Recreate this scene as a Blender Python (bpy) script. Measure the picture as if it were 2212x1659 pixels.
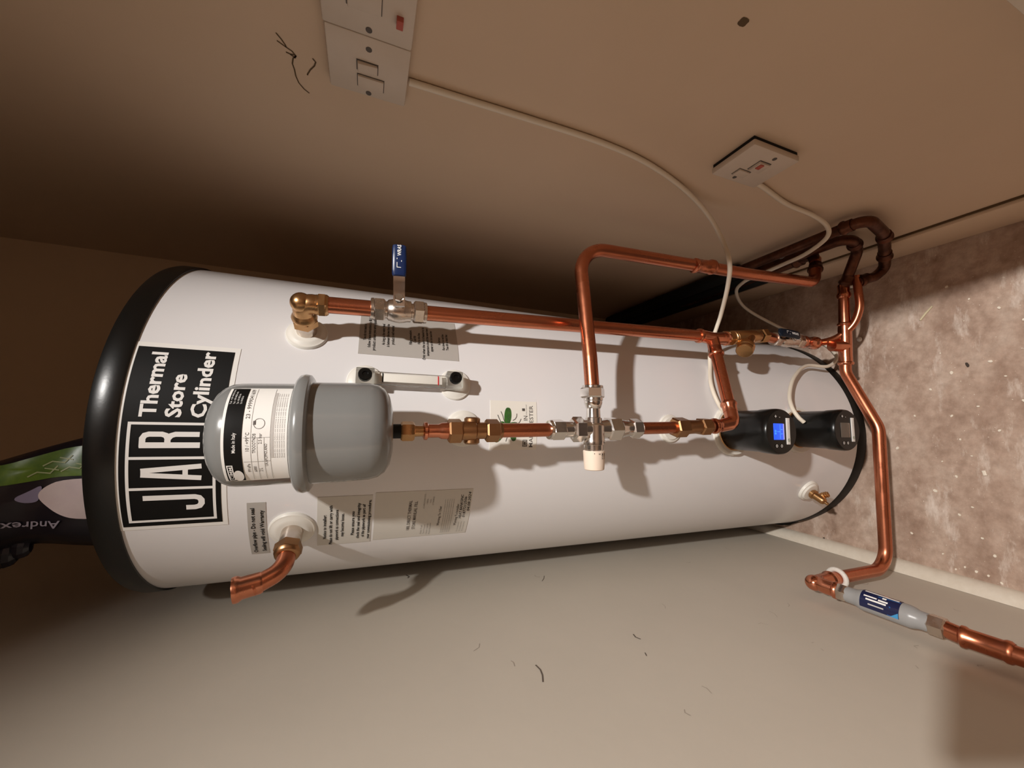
import bpy, bmesh, math, random
from mathutils import Vector, Matrix

for o in list(bpy.data.objects):
    bpy.data.objects.remove(o, do_unlink=True)
scene = bpy.context.scene
COL = scene.collection
R_ = math.radians
random.seed(7)

# ------------------------------------------------------------------ camera
CAM_Z = 1.195
cam_d = bpy.data.cameras.new('camera')
cam_d.sensor_fit = 'HORIZONTAL'; cam_d.sensor_width = 36.0
cam_d.lens = 36.0 * 824.0 / 2212.0
cam_d.clip_start = 0.01; cam_d.clip_end = 50
cam = bpy.data.objects.new('camera', cam_d); COL.objects.link(cam)
U_AX = Vector((0.995559, -0.076204, 0.055282)).normalized()      # to the right in the upright view
F_AX = Vector((0.090846, 0.931673, -0.351756)).normalized()      # viewing direction
V_AX = F_AX.cross(U_AX).normalized()                             # downwards in the upright view
U_AX = V_AX.cross(F_AX).normalized()
m = Matrix.Identity(4)                                           # the phone was turned: up is image-left
for i, ax in enumerate((V_AX, U_AX, -F_AX)):
    m[0][i], m[1][i], m[2][i] = ax
m.translation = Vector((0, 0, CAM_Z))
cam.matrix_world = m
scene.camera = cam

# ------------------------------------------------------------------ world, lamp light, exposure
w = bpy.data.worlds.new('world'); scene.world = w; w.use_nodes = True
w.node_tree.nodes['Background'].inputs[0].default_value = (0.9, 0.6, 0.4, 1)
w.node_tree.nodes['Background'].inputs[1].default_value = 0.01
LAMP = Vector((0.436, -0.40, 2.245))
ld = bpy.data.lights.new('hall_bulb_light', 'SPOT')               # ceiling downlight outside the cupboard
ld.energy = 176.0; ld.color = (1.0, 0.965, 0.925); ld.shadow_soft_size = 0.026
ld.spot_size = math.radians(140); ld.spot_blend = 1.0
lo = bpy.data.objects.new('hall_bulb_light', ld); COL.objects.link(lo); lo.location = LAMP
vs = scene.view_settings
scene.display_settings.display_device = 'sRGB'
vs.view_transform = 'Standard'; vs.look = 'None'; vs.gamma = 1.0; vs.exposure = 0.0; vs.use_curve_mapping = False

# ------------------------------------------------------------------ materials
MAT = {}
def mat(name, col, rough=0.5, metal=0.0, col2=None, scale=20.0, amt=0.5, bump=0.0, bscale=200.0, trans=0.0,
        ior=1.45, coat=0.0, emit=None, estr=0.0, spec=0.5, stretch=None, rough2=None):
    mt = bpy.data.materials.new(name); mt.use_nodes = True
    nt = mt.node_tree; b = nt.nodes['Principled BSDF']
    b.inputs['Base Color'].default_value = (*col, 1); b.inputs['Roughness'].default_value = rough
    b.inputs['Metallic'].default_value = metal; b.inputs['IOR'].default_value = ior
    b.inputs['Transmission Weight'].default_value = trans; b.inputs['Coat Weight'].default_value = coat
    b.inputs['Specular IOR Level'].default_value = spec
    if emit: b.inputs['Emission Color'].default_value = (*emit, 1); b.inputs['Emission Strength'].default_value = estr
    tc = nt.nodes.new('ShaderNodeTexCoord'); src = tc.outputs['Object']
    if stretch:
        mp = nt.nodes.new('ShaderNodeMapping'); mp.inputs['Scale'].default_value = stretch
        nt.links.new(src, mp.inputs[0]); src = mp.outputs[0]
    if col2 or rough2 is not None:
        n = nt.nodes.new('ShaderNodeTexNoise'); n.inputs['Scale'].default_value = scale
        n.inputs['Detail'].default_value = 6; n.inputs['Roughness'].default_value = 0.6
        nt.links.new(src, n.inputs['Vector'])
        r = nt.nodes.new('ShaderNodeValToRGB')
        r.color_ramp.elements[0].position = 0.5 - amt * 0.5; r.color_ramp.elements[1].position = 0.5 + amt * 0.5
        r.color_ramp.elements[0].color = (*col, 1); r.color_ramp.elements[1].color = (*(col2 or col), 1)
        nt.links.new(n.outputs['Fac'], r.inputs[0]); nt.links.new(r.outputs[0], b.inputs['Base Color'])
        if rough2 is not None:
            mr = nt.nodes.new('ShaderNodeMapRange'); mr.inputs[3].default_value = rough; mr.inputs[4].default_value = rough2
            mr.inputs[1].default_value = 0.3; mr.inputs[2].default_value = 0.7
            nt.links.new(n.outputs['Fac'], mr.inputs[0]); nt.links.new(mr.outputs[0], b.inputs['Roughness'])
    if bump:
        n2 = nt.nodes.new('ShaderNodeTexNoise'); n2.inputs['Scale'].default_value = bscale; n2.inputs['Detail'].default_value = 4
        nt.links.new(src, n2.inputs['Vector'])
        bp = nt.nodes.new('ShaderNodeBump'); bp.inputs['Strength'].default_value = bump; bp.inputs['Distance'].default_value = 0.002
        nt.links.new(n2.outputs['Fac'], bp.inputs['Height']); nt.links.new(bp.outputs[0], b.inputs['Normal'])
    MAT[name] = mt
    return mt

mat('wall_paint', (0.60, 0.545, 0.465), 0.62, col2=(0.55, 0.50, 0.425), scale=5, amt=0.7, bump=0.10, bscale=60)
mat('wall_paint_old', (0.68, 0.525, 0.385), 0.6, col2=(0.62, 0.475, 0.34), scale=4, amt=0.7, bump=0.12, bscale=45)
mat('hall_paint', (0.84, 0.66, 0.51), 0.7)
mat('hall_floor_dark', (0.05, 0.036, 0.028), 0.9)  # unseen hall floor, made dark to cut bounce light into the cupboard
mat('hall_dark', (0.30, 0.21, 0.15), 0.6)  # unseen hall wall, darkened so the pipes reflect less brightness
mat('wall_paint_back_lifted', (0.80, 0.62, 0.44), 0.6, col2=(0.74, 0.57, 0.40), scale=4, amt=0.7, bump=0.1, bscale=45)  # same wall paint made lighter, offsets the dim light at the back
mat('ceiling_paint', (0.84, 0.72, 0.60), 0.8)
mat('skirting_paint', (0.72, 0.655, 0.555), 0.45, col2=(0.64, 0.565, 0.465), scale=60, amt=0.5, bump=0.15, bscale=80)
mat('enamel', (0.80, 0.785, 0.79), 0.32, col2=(0.775, 0.76, 0.76), scale=3, amt=0.8, coat=0.15)
mat('black_plastic', (0.004, 0.0042, 0.004), 0.27, bump=0.02, bscale=300, spec=0.38)
mat('cap_plastic', (0.004, 0.0042, 0.004), 0.29, bump=0.02, bscale=300, spec=0.55)
mat('black_rubber', (0.006, 0.006, 0.005), 0.5, spec=0.3)
mat('dark_gap', (0.008, 0.008, 0.007), 0.8)
mat('white_plastic', (0.80, 0.77, 0.70), 0.4)
mat('old_white_plastic', (0.66, 0.57, 0.48), 0.38, col2=(0.60, 0.51, 0.42), scale=15)
mat('cable_white', (0.76, 0.68, 0.56), 0.45)
mat('sticker_white', (0.86, 0.84, 0.80), 0.45)
mat('sticker_grey', (0.45, 0.42, 0.385), 0.4)
mat('sticker_pale', (0.63, 0.60, 0.545), 0.4)
mat('sticker_cream', (0.83, 0.80, 0.73), 0.45)
mat('ink', (0.006, 0.0055, 0.005), 0.55, spec=0.18)
mat('ink_brown', (0.10, 0.085, 0.075), 0.6)
mat('ink_grey', (0.30, 0.28, 0.26), 0.6)
mat('ink_pale', (0.52, 0.49, 0.46), 0.6)
mat('print_white', (0.85, 0.83, 0.80), 0.5)
mat('copper', (0.66, 0.245, 0.135), 0.20, 1.0, col2=(0.47, 0.155, 0.08), scale=26, amt=0.6, rough2=0.36, stretch=(1, 1, 0.35))
mat('copper_bright', (0.74, 0.30, 0.18), 0.15, 1.0, col2=(0.55, 0.20, 0.11), scale=40, amt=0.6, rough2=0.30)
mat('copper_old', (0.17, 0.07, 0.04), 0.38, 1.0, col2=(0.06, 0.028, 0.02), scale=45, amt=0.5, rough2=0.55, bump=0.2, bscale=150)
mat('brass', (0.54, 0.305, 0.145), 0.24, 1.0, col2=(0.48, 0.28, 0.12), scale=60, amt=0.6, rough2=0.38)
mat('brass_dull', (0.44, 0.245, 0.12), 0.26, 1.0, col2=(0.33, 0.175, 0.085), scale=50, amt=0.6, rough2=0.45)
mat('nickel', (0.68, 0.60, 0.53), 0.20, 1.0, col2=(0.58, 0.51, 0.45), scale=80, amt=0.6, rough2=0.32)
mat('chrome', (0.78, 0.75, 0.72), 0.10, 1.0, col2=(0.70, 0.67, 0.64), scale=60, amt=0.6, rough2=0.22)
mat('vessel_grey', (0.215, 0.218, 0.212), 0.24, col2=(0.20, 0.203, 0.197), scale=6, amt=0.8, coat=0.5)
mat('inhibitor_grey', (0.30, 0.295, 0.29), 0.30)
mat('blue_sleeve', (0.005, 0.018, 0.075), 0.32, coat=0.1)
mat('dark_blue_sleeve', (0.004, 0.008, 0.016), 0.4, spec=0.3)
mat('acrylic', (0.90, 0.88, 0.84), 0.04, trans=0.97, ior=1.42)
mat('red_mark', (0.55, 0.02, 0.025), 0.5)
mat('neon_red', (0.45, 0.09, 0.06), 0.4)
mat('knob_cream', (0.85, 0.70, 0.57), 0.42)
mat('bee_green', (0.05, 0.16, 0.025), 0.5, col2=(0.025, 0.085, 0.02), scale=120, amt=0.4)
mat('bee_vein', (0.13, 0.28, 0.07), 0.5)
mat('screen_blue', (0.02, 0.05, 0.3), 0.25, emit=(0.022, 0.10, 0.80), estr=1.0)
mat('screen_cyan', (0.02, 0.2, 0.3), 0.25, emit=(0.10, 0.50, 1.0), estr=0.9)
mat('screen_edge', (0.3, 0.3, 0.5), 0.25, emit=(0.30, 0.27, 0.60), estr=0.7)
mat('screen_off', (0.12, 0.095, 0.075), 0.2)
mat('label_navy', (0.010, 0.014, 0.055), 0.3, coat=0.3)
mat('label_blue', (0.02, 0.11, 0.33), 0.3, coat=0.3)
mat('label_sky', (0.05, 0.28, 0.55), 0.3, coat=0.3)
mat('pack_navy', (0.008, 0.007, 0.013), 0.28, bump=0.25, bscale=18, coat=0.2)
mat('pack_green', (0.13, 0.22, 0.02), 0.3, col2=(0.04, 0.10, 0.012), scale=30, amt=0.3, bump=0.2, bscale=25)
mat('pack_lilac', (0.27, 0.24, 0.36), 0.35)
mat('pack_white', (0.80, 0.70, 0.68), 0.35, col2=(0.68, 0.56, 0.58), scale=25, amt=0.5)
mat('pack_pale_text', (0.36, 0.33, 0.40), 0.4)
mat('pack_green_text', (0.36, 0.40, 0.20), 0.4)
mat('silicone', (0.70, 0.66, 0.60), 0.5, bump=0.3, bscale=300)
mat('pencil', (0.10, 0.06, 0.025), 0.7)
mat('scuff', (0.13, 0.105, 0.085), 0.8)
mat('scuff_pale', (0.40, 0.345, 0.29), 0.8)
mat('chip', (0.80, 0.72, 0.60), 0.6)
mat('straw', (0.62, 0.54, 0.36), 0.6)
mat('dark_chip', (0.05, 0.035, 0.025), 0.7)
mat('phone_glass', (0.02, 0.02, 0.022), 0.15)
mat('lamp_white', (0.7, 0.66, 0.6), 0.5)

def floor_material():
    mt = bpy.data.materials.new('floor_screed'); mt.use_nodes = True
    nt = mt.node_tree; b = nt.nodes['Principled BSDF']; b.inputs['Roughness'].default_value = 0.75
    tc = nt.nodes.new('ShaderNodeTexCoord')
    def noise(scale, detail, stretch=(1, 1, 1), rough=0.6):
        mp = nt.nodes.new('ShaderNodeMapping'); mp.inputs['Scale'].default_value = stretch
        mp.inputs['Rotation'].default_value = (0, 0, 0.35)
        nt.links.new(tc.outputs['Object'], mp.inputs[0])
        n = nt.nodes.new('ShaderNodeTexNoise'); n.inputs['Scale'].default_value = scale
        n.inputs['Detail'].default_value = detail; n.inputs['Roughness'].default_value = rough
        nt.links.new(mp.outputs[0], n.inputs['Vector']); return n.outputs['Fac']
    def ramp(fac, stops):
        r = nt.nodes.new('ShaderNodeValToRGB')
        while len(r.color_ramp.elements) < len(stops): r.color_ramp.elements.new(0.5)
        for e, (p, c) in zip(r.color_ramp.elements, stops): e.position = p; e.color = (*c, 1)
        nt.links.new(fac, r.inputs[0]); return r.outputs[0]
    def mix(fac, a, c):
        x = nt.nodes.new('ShaderNodeMix'); x.data_type = 'RGBA'
        nt.links.new(fac, x.inputs[0]); nt.links.new(a, x.inputs[6])
        if isinstance(c, tuple): x.inputs[7].default_value = (*c, 1)
        else: nt.links.new(c, x.inputs[7])
        return x.outputs[2]
    base = ramp(noise(7, 8, (1, 1.8, 1)), [(0.32, (0.33, 0.215, 0.155)), (0.5, (0.50, 0.365, 0.285)), (0.68, (0.60, 0.475, 0.39))])
    fine = ramp(noise(60, 8), [(0.30, (0.62, 0.58, 0.54)), (0.65, (1, 1, 1))])
    mul = nt.nodes.new('ShaderNodeMix'); mul.data_type = 'RGBA'; mul.blend_type = 'MULTIPLY'; mul.inputs[0].default_value = 0.7
    nt.links.new(base, mul.inputs[6]); nt.links.new(fine, mul.inputs[7])
    smear = ramp(noise(9, 10, (0.7, 2.2, 1), 0.72), [(0.55, (0, 0, 0)), (0.68, (0.8, 0.8, 0.8))])
    c1 = mix(smear, mul.outputs[2], (0.74, 0.64, 0.56))
    dark = ramp(noise(13, 6), [(0.60, (0, 0, 0)), (0.74, (0.7, 0.7, 0.7))])
    c2 = mix(dark, c1, (0.22, 0.13, 0.085))
    speck = ramp(noise(230, 2), [(0.70, (0, 0, 0)), (0.735, (1, 1, 1))])
    c3 = mix(speck, c2, (0.72, 0.64, 0.54))
    nt.links.new(c3, b.inputs['Base Color'])
    bp = nt.nodes.new('ShaderNodeBump'); bp.inputs['Strength'].default_value = 0.35; bp.inputs['Distance'].default_value = 0.004
    nt.links.new(noise(90, 8), bp.inputs['Height']); nt.links.new(bp.outputs[0], b.inputs['Normal'])
    MAT['floor_screed'] = mt
floor_material()

# ------------------------------------------------------------------ geometry helpers
def V(*a): return Vector(a[0]) if len(a) == 1 else Vector(a)
def frame(d):
    d = d.normalized(); a = Vector((0, 0, 1)) if abs(d.z) < 0.9 else Vector((1, 0, 0))
    x = a.cross(d).normalized(); return x, d.cross(x).normalized()
class MB:
    def __init__(s): s.v = []; s.f = []; s.flat = set()
    def add(s, vs, fs, flat=False):
        n = len(s.v); s.v += [Vector(p) for p in vs]
        for f in fs:
            if flat: s.flat.add(len(s.f))
            s.f.append([i + n for i in f])
        return s
    def lathe(s, p0, axis, prof, seg=28, cap=True, phase=0.0, flat=False):
        p0 = V(p0); d = V(axis).normalized(); x, y = frame(d); vs = []; fs = []
        for t, r in prof:
            for k in range(seg):
                a = 2 * math.pi * k / seg + phase
                vs.append(p0 + d * t + (x * math.cos(a) + y * math.sin(a)) * r)
        for i in range(len(prof) - 1):
            for k in range(seg):
                k2 = (k + 1) % seg
                fs.append([i*seg+k, i*seg+k2, (i+1)*seg+k2, (i+1)*seg+k])
        if cap:
            fs.append(list(range(seg))[::-1]); fs.append([(len(prof)-1)*seg+k for k in range(seg)])
        return s.add(vs, fs, flat)
    def hexnut(s, p0, p1, r, phase=0.0):
        p0, p1 = V(p0), V(p1); L = (p1 - p0).length; c = min(0.0022, L * 0.18)
        return s.lathe(p0, p1 - p0, [(0, r * 0.86), (c, r), (L - c, r), (L, r * 0.86)], 6, True, phase, True)
    def tube(s, pts, r, seg=18, cap=True):
        pts = [V(p) for p in pts]; n = len(pts); rr = r if isinstance(r, (list, tuple)) else [r] * n
        d0 = (pts[1] - pts[0]).normalized(); x, y = frame(d0); vs = []; fs = []
        for i, p in enumerate(pts):
            if i == 0: d = pts[1] - pts[0]
            elif i == n - 1: d = pts[-1] - pts[-2]
            else: d = (pts[i+1] - pts[i]).normalized() + (pts[i] - pts[i-1]).normalized()
            d = d.normalized(); x = (x - d * x.dot(d)).normalized(); y = d.cross(x)
            for k in range(seg):
                a = 2 * math.pi * k / seg; vs.append(p + (x * math.cos(a) + y * math.sin(a)) * rr[i])
        for i in range(n - 1):
            for k in range(seg):
                k2 = (k + 1) % seg; fs.append([i*seg+k, i*seg+k2, (i+1)*seg+k2, (i+1)*seg+k])
        if cap: fs.append(list(range(seg))[::-1]); fs.append([(n-1)*seg+k for k in range(seg)])
        return s.add(vs, fs)
    def box(s, c, ex, ey, ez, bev=0.0, seg=2):
        """box about c with half-axis vectors ex, ey, ez"""
        c, ex, ey, ez = V(c), V(ex), V(ey), V(ez)
        bm = bmesh.new(); bmesh.ops.create_cube(bm, size=2.0)
        L = (ex.length, ey.length, ez.length)
        for v in bm.verts: v.co = Vector((v.co.x * L[0], v.co.y * L[1], v.co.z * L[2]))
        if bev: bmesh.ops.bevel(bm, geom=bm.edges[:], offset=min(bev, min(L) * 0.95), segments=seg, affect='EDGES', profile=0.5)
        bm.verts.index_update()
        a, b2, g = ex.normalized(), ey.normalized(), ez.normalized()
        s.add([c + a * v.co.x + b2 * v.co.y + g * v.co.z for v in bm.verts], [[v.index for v in f.verts] for f in bm.faces])
        bm.free(); return s
    def bb(s, lo, hi, bev=0.0):
        lo, hi = V(lo), V(hi); c = (lo + hi) / 2; h = (hi - lo) / 2
        return s.box(c, (h.x, 0, 0), (0, h.y, 0), (0, 0, h.z), bev)
    def ball(s, c, r, sx=1, sy=1, sz=1, seg=20, rings=12):
        c = V(c); vs = []; fs = []
        for i in range(rings + 1):
            t = math.pi * i / rings
            for k in range(seg):
                a = 2 * math.pi * k / seg
                vs.append(c + Vector((r*sx*math.sin(t)*math.cos(a), r*sy*math.sin(t)*math.sin(a), r*sz*math.cos(t))))
        for i in range(rings):
            for k in range(seg):
                k2 = (k+1) % seg; fs.append([i*seg+k, (i+1)*seg+k, (i+1)*seg+k2, i*seg+k2])
        return s.add(vs, fs)
    def slab(s, fn, s0, s1, t0, t1, h0, h1, ns=12, nt=1):
        """thin plate over a curved surface fn(s, t, h), between heights h0 and h1"""
        vs = []; fs = []
        for h in (h0, h1):
            for j in range(nt + 1):
                for i in range(ns + 1):
                    vs.append(fn(s0 + (s1-s0)*i/ns, t0 + (t1-t0)*j/nt, h))
        W = ns + 1; N = W * (nt + 1)
        for j in range(nt):
            for i in range(ns):
                q = [j*W+i, j*W+i+1, (j+1)*W+i+1, (j+1)*W+i]
                fs.append(q[::-1]); fs.append([k + N for k in q])
        rim = [i for i in range(W)] + [j*W+ns for j in range(1, nt+1)] + [nt*W+i for i in range(ns-1, -1, -1)] + [j*W for j in range(nt-1, 0, -1)]
        for a, b2 in zip(rim, rim[1:] + rim[:1]): fs.append([a, b2, b2+N, a+N])
        return s.add(vs, fs)
    def ribbon(s, fn, pts, wd, h=0.0006, closed=False, sub=0.004):
        """flat stroke along 2-D points on the surface fn"""
        P = []
        n = len(pts)
        for i in range(n if closed else n - 1):
            a = Vector(pts[i]); b2 = Vector(pts[(i+1) % n]); k = max(1, int((b2 - a).length / sub))
            for j in range(k): P.append(a + (b2 - a) * j / k)
        if not closed: P.append(Vector(pts[-1]))
        m_ = len(P); vs = []; fs = []
        for i, p in enumerate(P):
            if closed: d1 = (p - P[i-1]); d2 = (P[(i+1) % m_] - p)
            else: d1 = p - P[max(0, i-1)]; d2 = P[min(m_-1, i+1)] - p
            if d1.length == 0: d1 = d2
            if d2.length == 0: d2 = d1
            d1 = d1.normalized(); d2 = d2.normalized(); t = (d1 + d2)
            t = t.normalized() if t.length > 1e-6 else d1
            nn = Vector((-t.y, t.x)); c = max(0.5, nn.dot(Vector((-d1.y, d1.x))))
            for sg in (-1, 1):
                q = p + nn * (sg * wd / 2 / c); vs.append(fn(q.x, q.y, h))
        for i in range(m_ if closed else m_ - 1):
            j = (i+1) % m_; fs.append([2*i, 2*j, 2*j+1, 2*i+1])
        return s.add(vs, fs, True)
    def poly(s, fn, pts, h=0.0006, cen=None):
        c = cen or (sum(p[0] for p in pts)/len(pts), sum(p[1] for p in pts)/len(pts))
        vs = [fn(c[0], c[1], h)] + [fn(p[0], p[1], h) for p in pts]; n = len(pts)
        return s.add(vs, [[0, 1+i, 1+(i+1) % n] for i in range(n)], True)
    def text(s, fn, body, x, y, h, wd=None, bold=0.0, align='L', hh=0.0007):
        vs, fs, W = glyphs(body, bold)
        k = h / 0.72; kx = k if wd is None else wd / W
        x0 = x if align == 'L' else (x - W*kx/2 if align == 'C' else x - W*kx)
        return s.add([fn(x0 + a*kx, y + b2*k, hh) for a, b2 in vs], fs, True)

_G = {}
def glyphs(body, bold=0.0):
    key = (body, bold)
    if key in _G: return _G[key]
    cu = bpy.data.curves.new('t', 'FONT'); cu.body = body; cu.size = 1.0; cu.resolution_u = 2; cu.offset = bold; cu.fill_mode = 'FRONT'
    ob = bpy.data.objects.new('t', cu); COL.objects.link(ob)
    dg = bpy.context.evaluated_depsgraph_get(); dg.update()
    me = bpy.data.meshes.new_from_object(ob.evaluated_get(dg))
    vs = [(v.co.x, v.co.y) for v in me.vertices]; fs = [list(p.vertices) for p in me.polygons]
    x0 = min((a for a, _ in vs), default=0); x1 = max((a for a, _ in vs), default=1)
    vs = [(a - x0, b) for a, b in vs]
    bpy.data.objects.remove(ob, do_unlink=True); bpy.data.curves.remove(cu); bpy.data.meshes.remove(me)
    _G[key] = (vs, fs, x1 - x0); return _G[key]

def fillet(pts, rad, n=9):
    pts = [V(p) for p in pts]; out = [pts[0]]
    for i in range(1, len(pts) - 1):
        r = rad[i-1] if isinstance(rad, (list, tuple)) else rad
        a = (pts[i-1] - pts[i]); b2 = (pts[i+1] - pts[i]); la, lb = a.length, b2.length; a.normalize(); b2.normalize()
        ang = math.acos(max(-1, min(1, a.dot(b2))))
        if r <= 0 or ang > 3.1: out.append(pts[i]); continue
        t = min(r / math.tan(ang / 2), la * 0.98, lb * 0.98); rr = t * math.tan(ang / 2)
        bis = (a + b2).normalized(); c = pts[i] + bis * (rr / math.sin(ang / 2))
        p0 = pts[i] + a * t - c; p1 = pts[i] + b2 * t - c
        axr = p0.cross(p1)
        if axr.length < 1e-12: out.append(pts[i]); continue
        axr.normalize(); tot = p0.angle(p1)
        for k in range(n + 1): out.append(c + Matrix.Rotation(tot * k / n, 3, axr) @ p0)
    out.append(pts[-1]); return out
def smooth(pts, n=8):
    pts = [V(p) for p in pts]; P = [pts[0]*2 - pts[1]] + pts + [pts[-1]*2 - pts[-2]]; out = []
    for i in range(1, len(P) - 2):
        for k in range(n):
            t = k / n; a, b2, c, d = P[i-1], P[i], P[i+1], P[i+2]
            out.append(0.5 * ((2*b2) + (c - a)*t + (2*a - 5*b2 + 4*c - d)*t*t + (3*b2 - a - 3*c + d)*t**3))
    out.append(pts[-1]); return out

ROOT = {}
def tag(o, label=None, cat=None, group=None, kind=None):
    if label: o['label'] = label
    if cat: o['category'] = cat
    if group: o['group'] = group
    if kind: o['kind'] = kind
    return o
def thing(name, label, cat, loc, group=None):
    o = bpy.data.objects.new(name, None); o.empty_display_size = 0.05; COL.objects.link(o); o.location = V(loc); ROOT[o] = V(loc)
    return tag(o, label, cat, group)
def obj(name, mb, mt, parent=None, label=None, cat=None, group=None, kind=None, ang=40, loc=None):
    if parent is None:
        if loc is None:
            xs = [v.x for v in mb.v]; ys = [v.y for v in mb.v]
            loc = V((min(xs)+max(xs))/2, (min(ys)+max(ys))/2, min(v.z for v in mb.v))
        off = V(loc)
    else: off = ROOT[parent]
    me = bpy.data.meshes.new(name); me.from_pydata([v - off for v in mb.v], [], mb.f); me.update()
    bm = bmesh.new(); bm.from_mesh(me); bmesh.ops.recalc_face_normals(bm, faces=bm.faces[:]); bm.to_mesh(me); bm.free()
    for i, p in enumerate(me.polygons): p.use_smooth = i not in mb.flat
    try: me.set_sharp_from_angle(angle=R_(ang))
    except Exception: pass
    me.materials.append(MAT[mt])
    o = bpy.data.objects.new(name, me); COL.objects.link(o); ROOT[o] = off
    if parent is None: o.location = off
    else: o.parent = parent
    return tag(o, label, cat, group, kind)

# ------------------------------------------------------------------ the setting
XR, XL, YB, CEIL = 0.426, -0.332, 1.330, 2.42
def struct(name, mb, mt, parent=None): return obj(name, mb, mt, parent, kind=None if parent else 'structure', loc=None if parent else (0, 0, 0))
struct('floor', MB().bb((-1.2, 0.06, -0.05), (1.2, 1.45, 0.0)), 'floor_screed')
struct('floor_hall', MB().bb((-1.2, -1.6, -0.05), (1.2, 0.06, 0.0)), 'hall_floor_dark')
struct('ceiling', MB().bb((-1.2, -1.6, CEIL), (1.2, 1.45, CEIL + 0.05)), 'ceiling_paint')
wall_left = struct('wall_left', MB().bb((XL - 0.05, 0.10, 0), (XL, YB, CEIL)), 'wall_paint')
wall_right = struct('wall_right', MB().bb((XR, 0.06, 0), (XR + 0.05, YB, CEIL)), 'wall_paint_old')
struct('wall_back', MB().bb((XL - 0.05, YB, 0), (XR + 0.05, YB + 0.05, CEIL)), 'wall_paint_back_lifted')
wf = MB().bb((-1.2, 0.02, 0), (-0.345, 0.10, CEIL)).bb((0.40, 0.02, 0), (1.2, 0.10, CEIL)).bb((-0.345, 0.02, 2.035), (0.40, 0.10, CEIL))
struct('wall_front', wf, 'hall_paint')
struct('wall_hall_back', MB().bb((-1.2, -1.60, 0), (1.2, -1.55, CEIL)), 'hall_dark')
struct('wall_hall_left', MB().bb((-1.25, -1.6, 0), (-1.2, 0.10, CEIL)), 'hall_paint')
struct('wall_hall_right', MB().bb((1.2, -1.6, 0), (1.25, 0.10, CEIL)), 'hall_paint')
struct('trim_1', MB().bb((0.362, 0.03, 0), (0.426, 0.128, 2.035), 0.003), 'skirting_paint')     # door post on the right
# quarter-round bead along the left wall
q = [(XL + 0.0005, 0), (XL + 0.026, 0)] + [(XL + 0.026 * math.cos(a), 0.026 * math.sin(a)) for a in [R_(10*i) for i in range(1, 9)]] + [(XL + 0.0005, 0.027)]
mb = MB(); n = len(q)
mb.add([(x, 0.10, z) for x, z in q] + [(x, YB, z) for x, z in q], [[i, (i+1) % n, (i+1) % n + n, i + n] for i in range(n)] + [list(range(n))[::-1], list(range(n, 2*n))])
struct('baseboard_left', mb, 'skirting_paint')
bbr = struct('baseboard_right', MB().bb((XR - 0.011, 0.128, 0), (XR, YB, 0.106), 0.003), 'wall_paint_old')
obj('groove_shade', MB().bb((XR - 0.0040, 0.128, 0.106), (XR + 0.0005, YB, 0.1090)), 'pencil', bbr)  # dark strip painted in for the shade of the skirting's top groove
def wl(s, t, h): return Vector((XL + h, s, t))          # flat marks on the left wall
def wr(s, t, h): return Vector((XR - h, s, t))          # and on the right wall
def fl(s, t, h): return Vector((s, t, h))
mb = MB()                                               # pencil scribble beside the switch plate
for st in ([(.464, 1.314), (.470, 1.310), (.476, 1.307), (.479, 1.3065)], [(.474, 1.315), (.479, 1.3065), (.482, 1.301), (.486, 1.2985), (.487, 1.303), (.486, 1.308)],
           [(.487, 1.304), (.490, 1.299), (.4865, 1.2975)], [(.4865, 1.2975), (.492, 1.3015), (.500, 1.3035), (.508, 1.3025), (.518, 1.3025), (.528, 1.3005), (.536, 1.2955), (.5405, 1.290)],
           [(.483, 1.2795), (.487, 1.2765), (.493, 1.2785), (.501, 1.284), (.509, 1.288), (.511, 1.2885)]):
    mb.ribbon(wr, st, 0.0016, 0.0004, sub=0.002)
obj('pencil_scribble', mb, 'pencil', wall_right)
mb = MB().poly(wr, [(0.261 + 0.0045*math.cos(a), 0.844 + 0.006*math.sin(a) + .001*math.sin(3*a)) for a in [i*0.52 for i in range(12)]], 0.0004)
obj('screw_hole', mb, 'pencil', wall_right)
mb = MB()
for st, wd in (([(.500, .962), (.489, .960), (.478, .962), (.466, .967)], .0020), ([(.765, .822), (.752, .829), (.742, .838)], .0012),
               ([(.855, 1.099), (.845, 1.094), (.838, 1.097)], .003), ([(.475, .80), (.468, .803)], .0015), ([(.52, .785), (.512, .787), (.505, .783)], .002)):
    mb.ribbon(wl, st, wd, 0.0004, sub=0.004)
obj('scuff_mark', mb, 'scuff', wall_left)
mb = MB()
for k in range(26):
    y0 = random.uniform(.26, .8); z0 = random.uniform(.15, 1.15); a = random.uniform(0, 6.28); l_ = random.uniform(.004, .022)
    mb.ribbon(wl, [(y0, z0), (y0 + l_*math.cos(a)*.6 + .001, z0 + l_*math.sin(a)*.6 + .001), (y0 + l_*math.cos(a + .4), z0 + l_*math.sin(a + .4))], random.uniform(.0006, .0014), 0.0003)
obj('scratch', mb, 'scuff_pale', wall_left)

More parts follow.
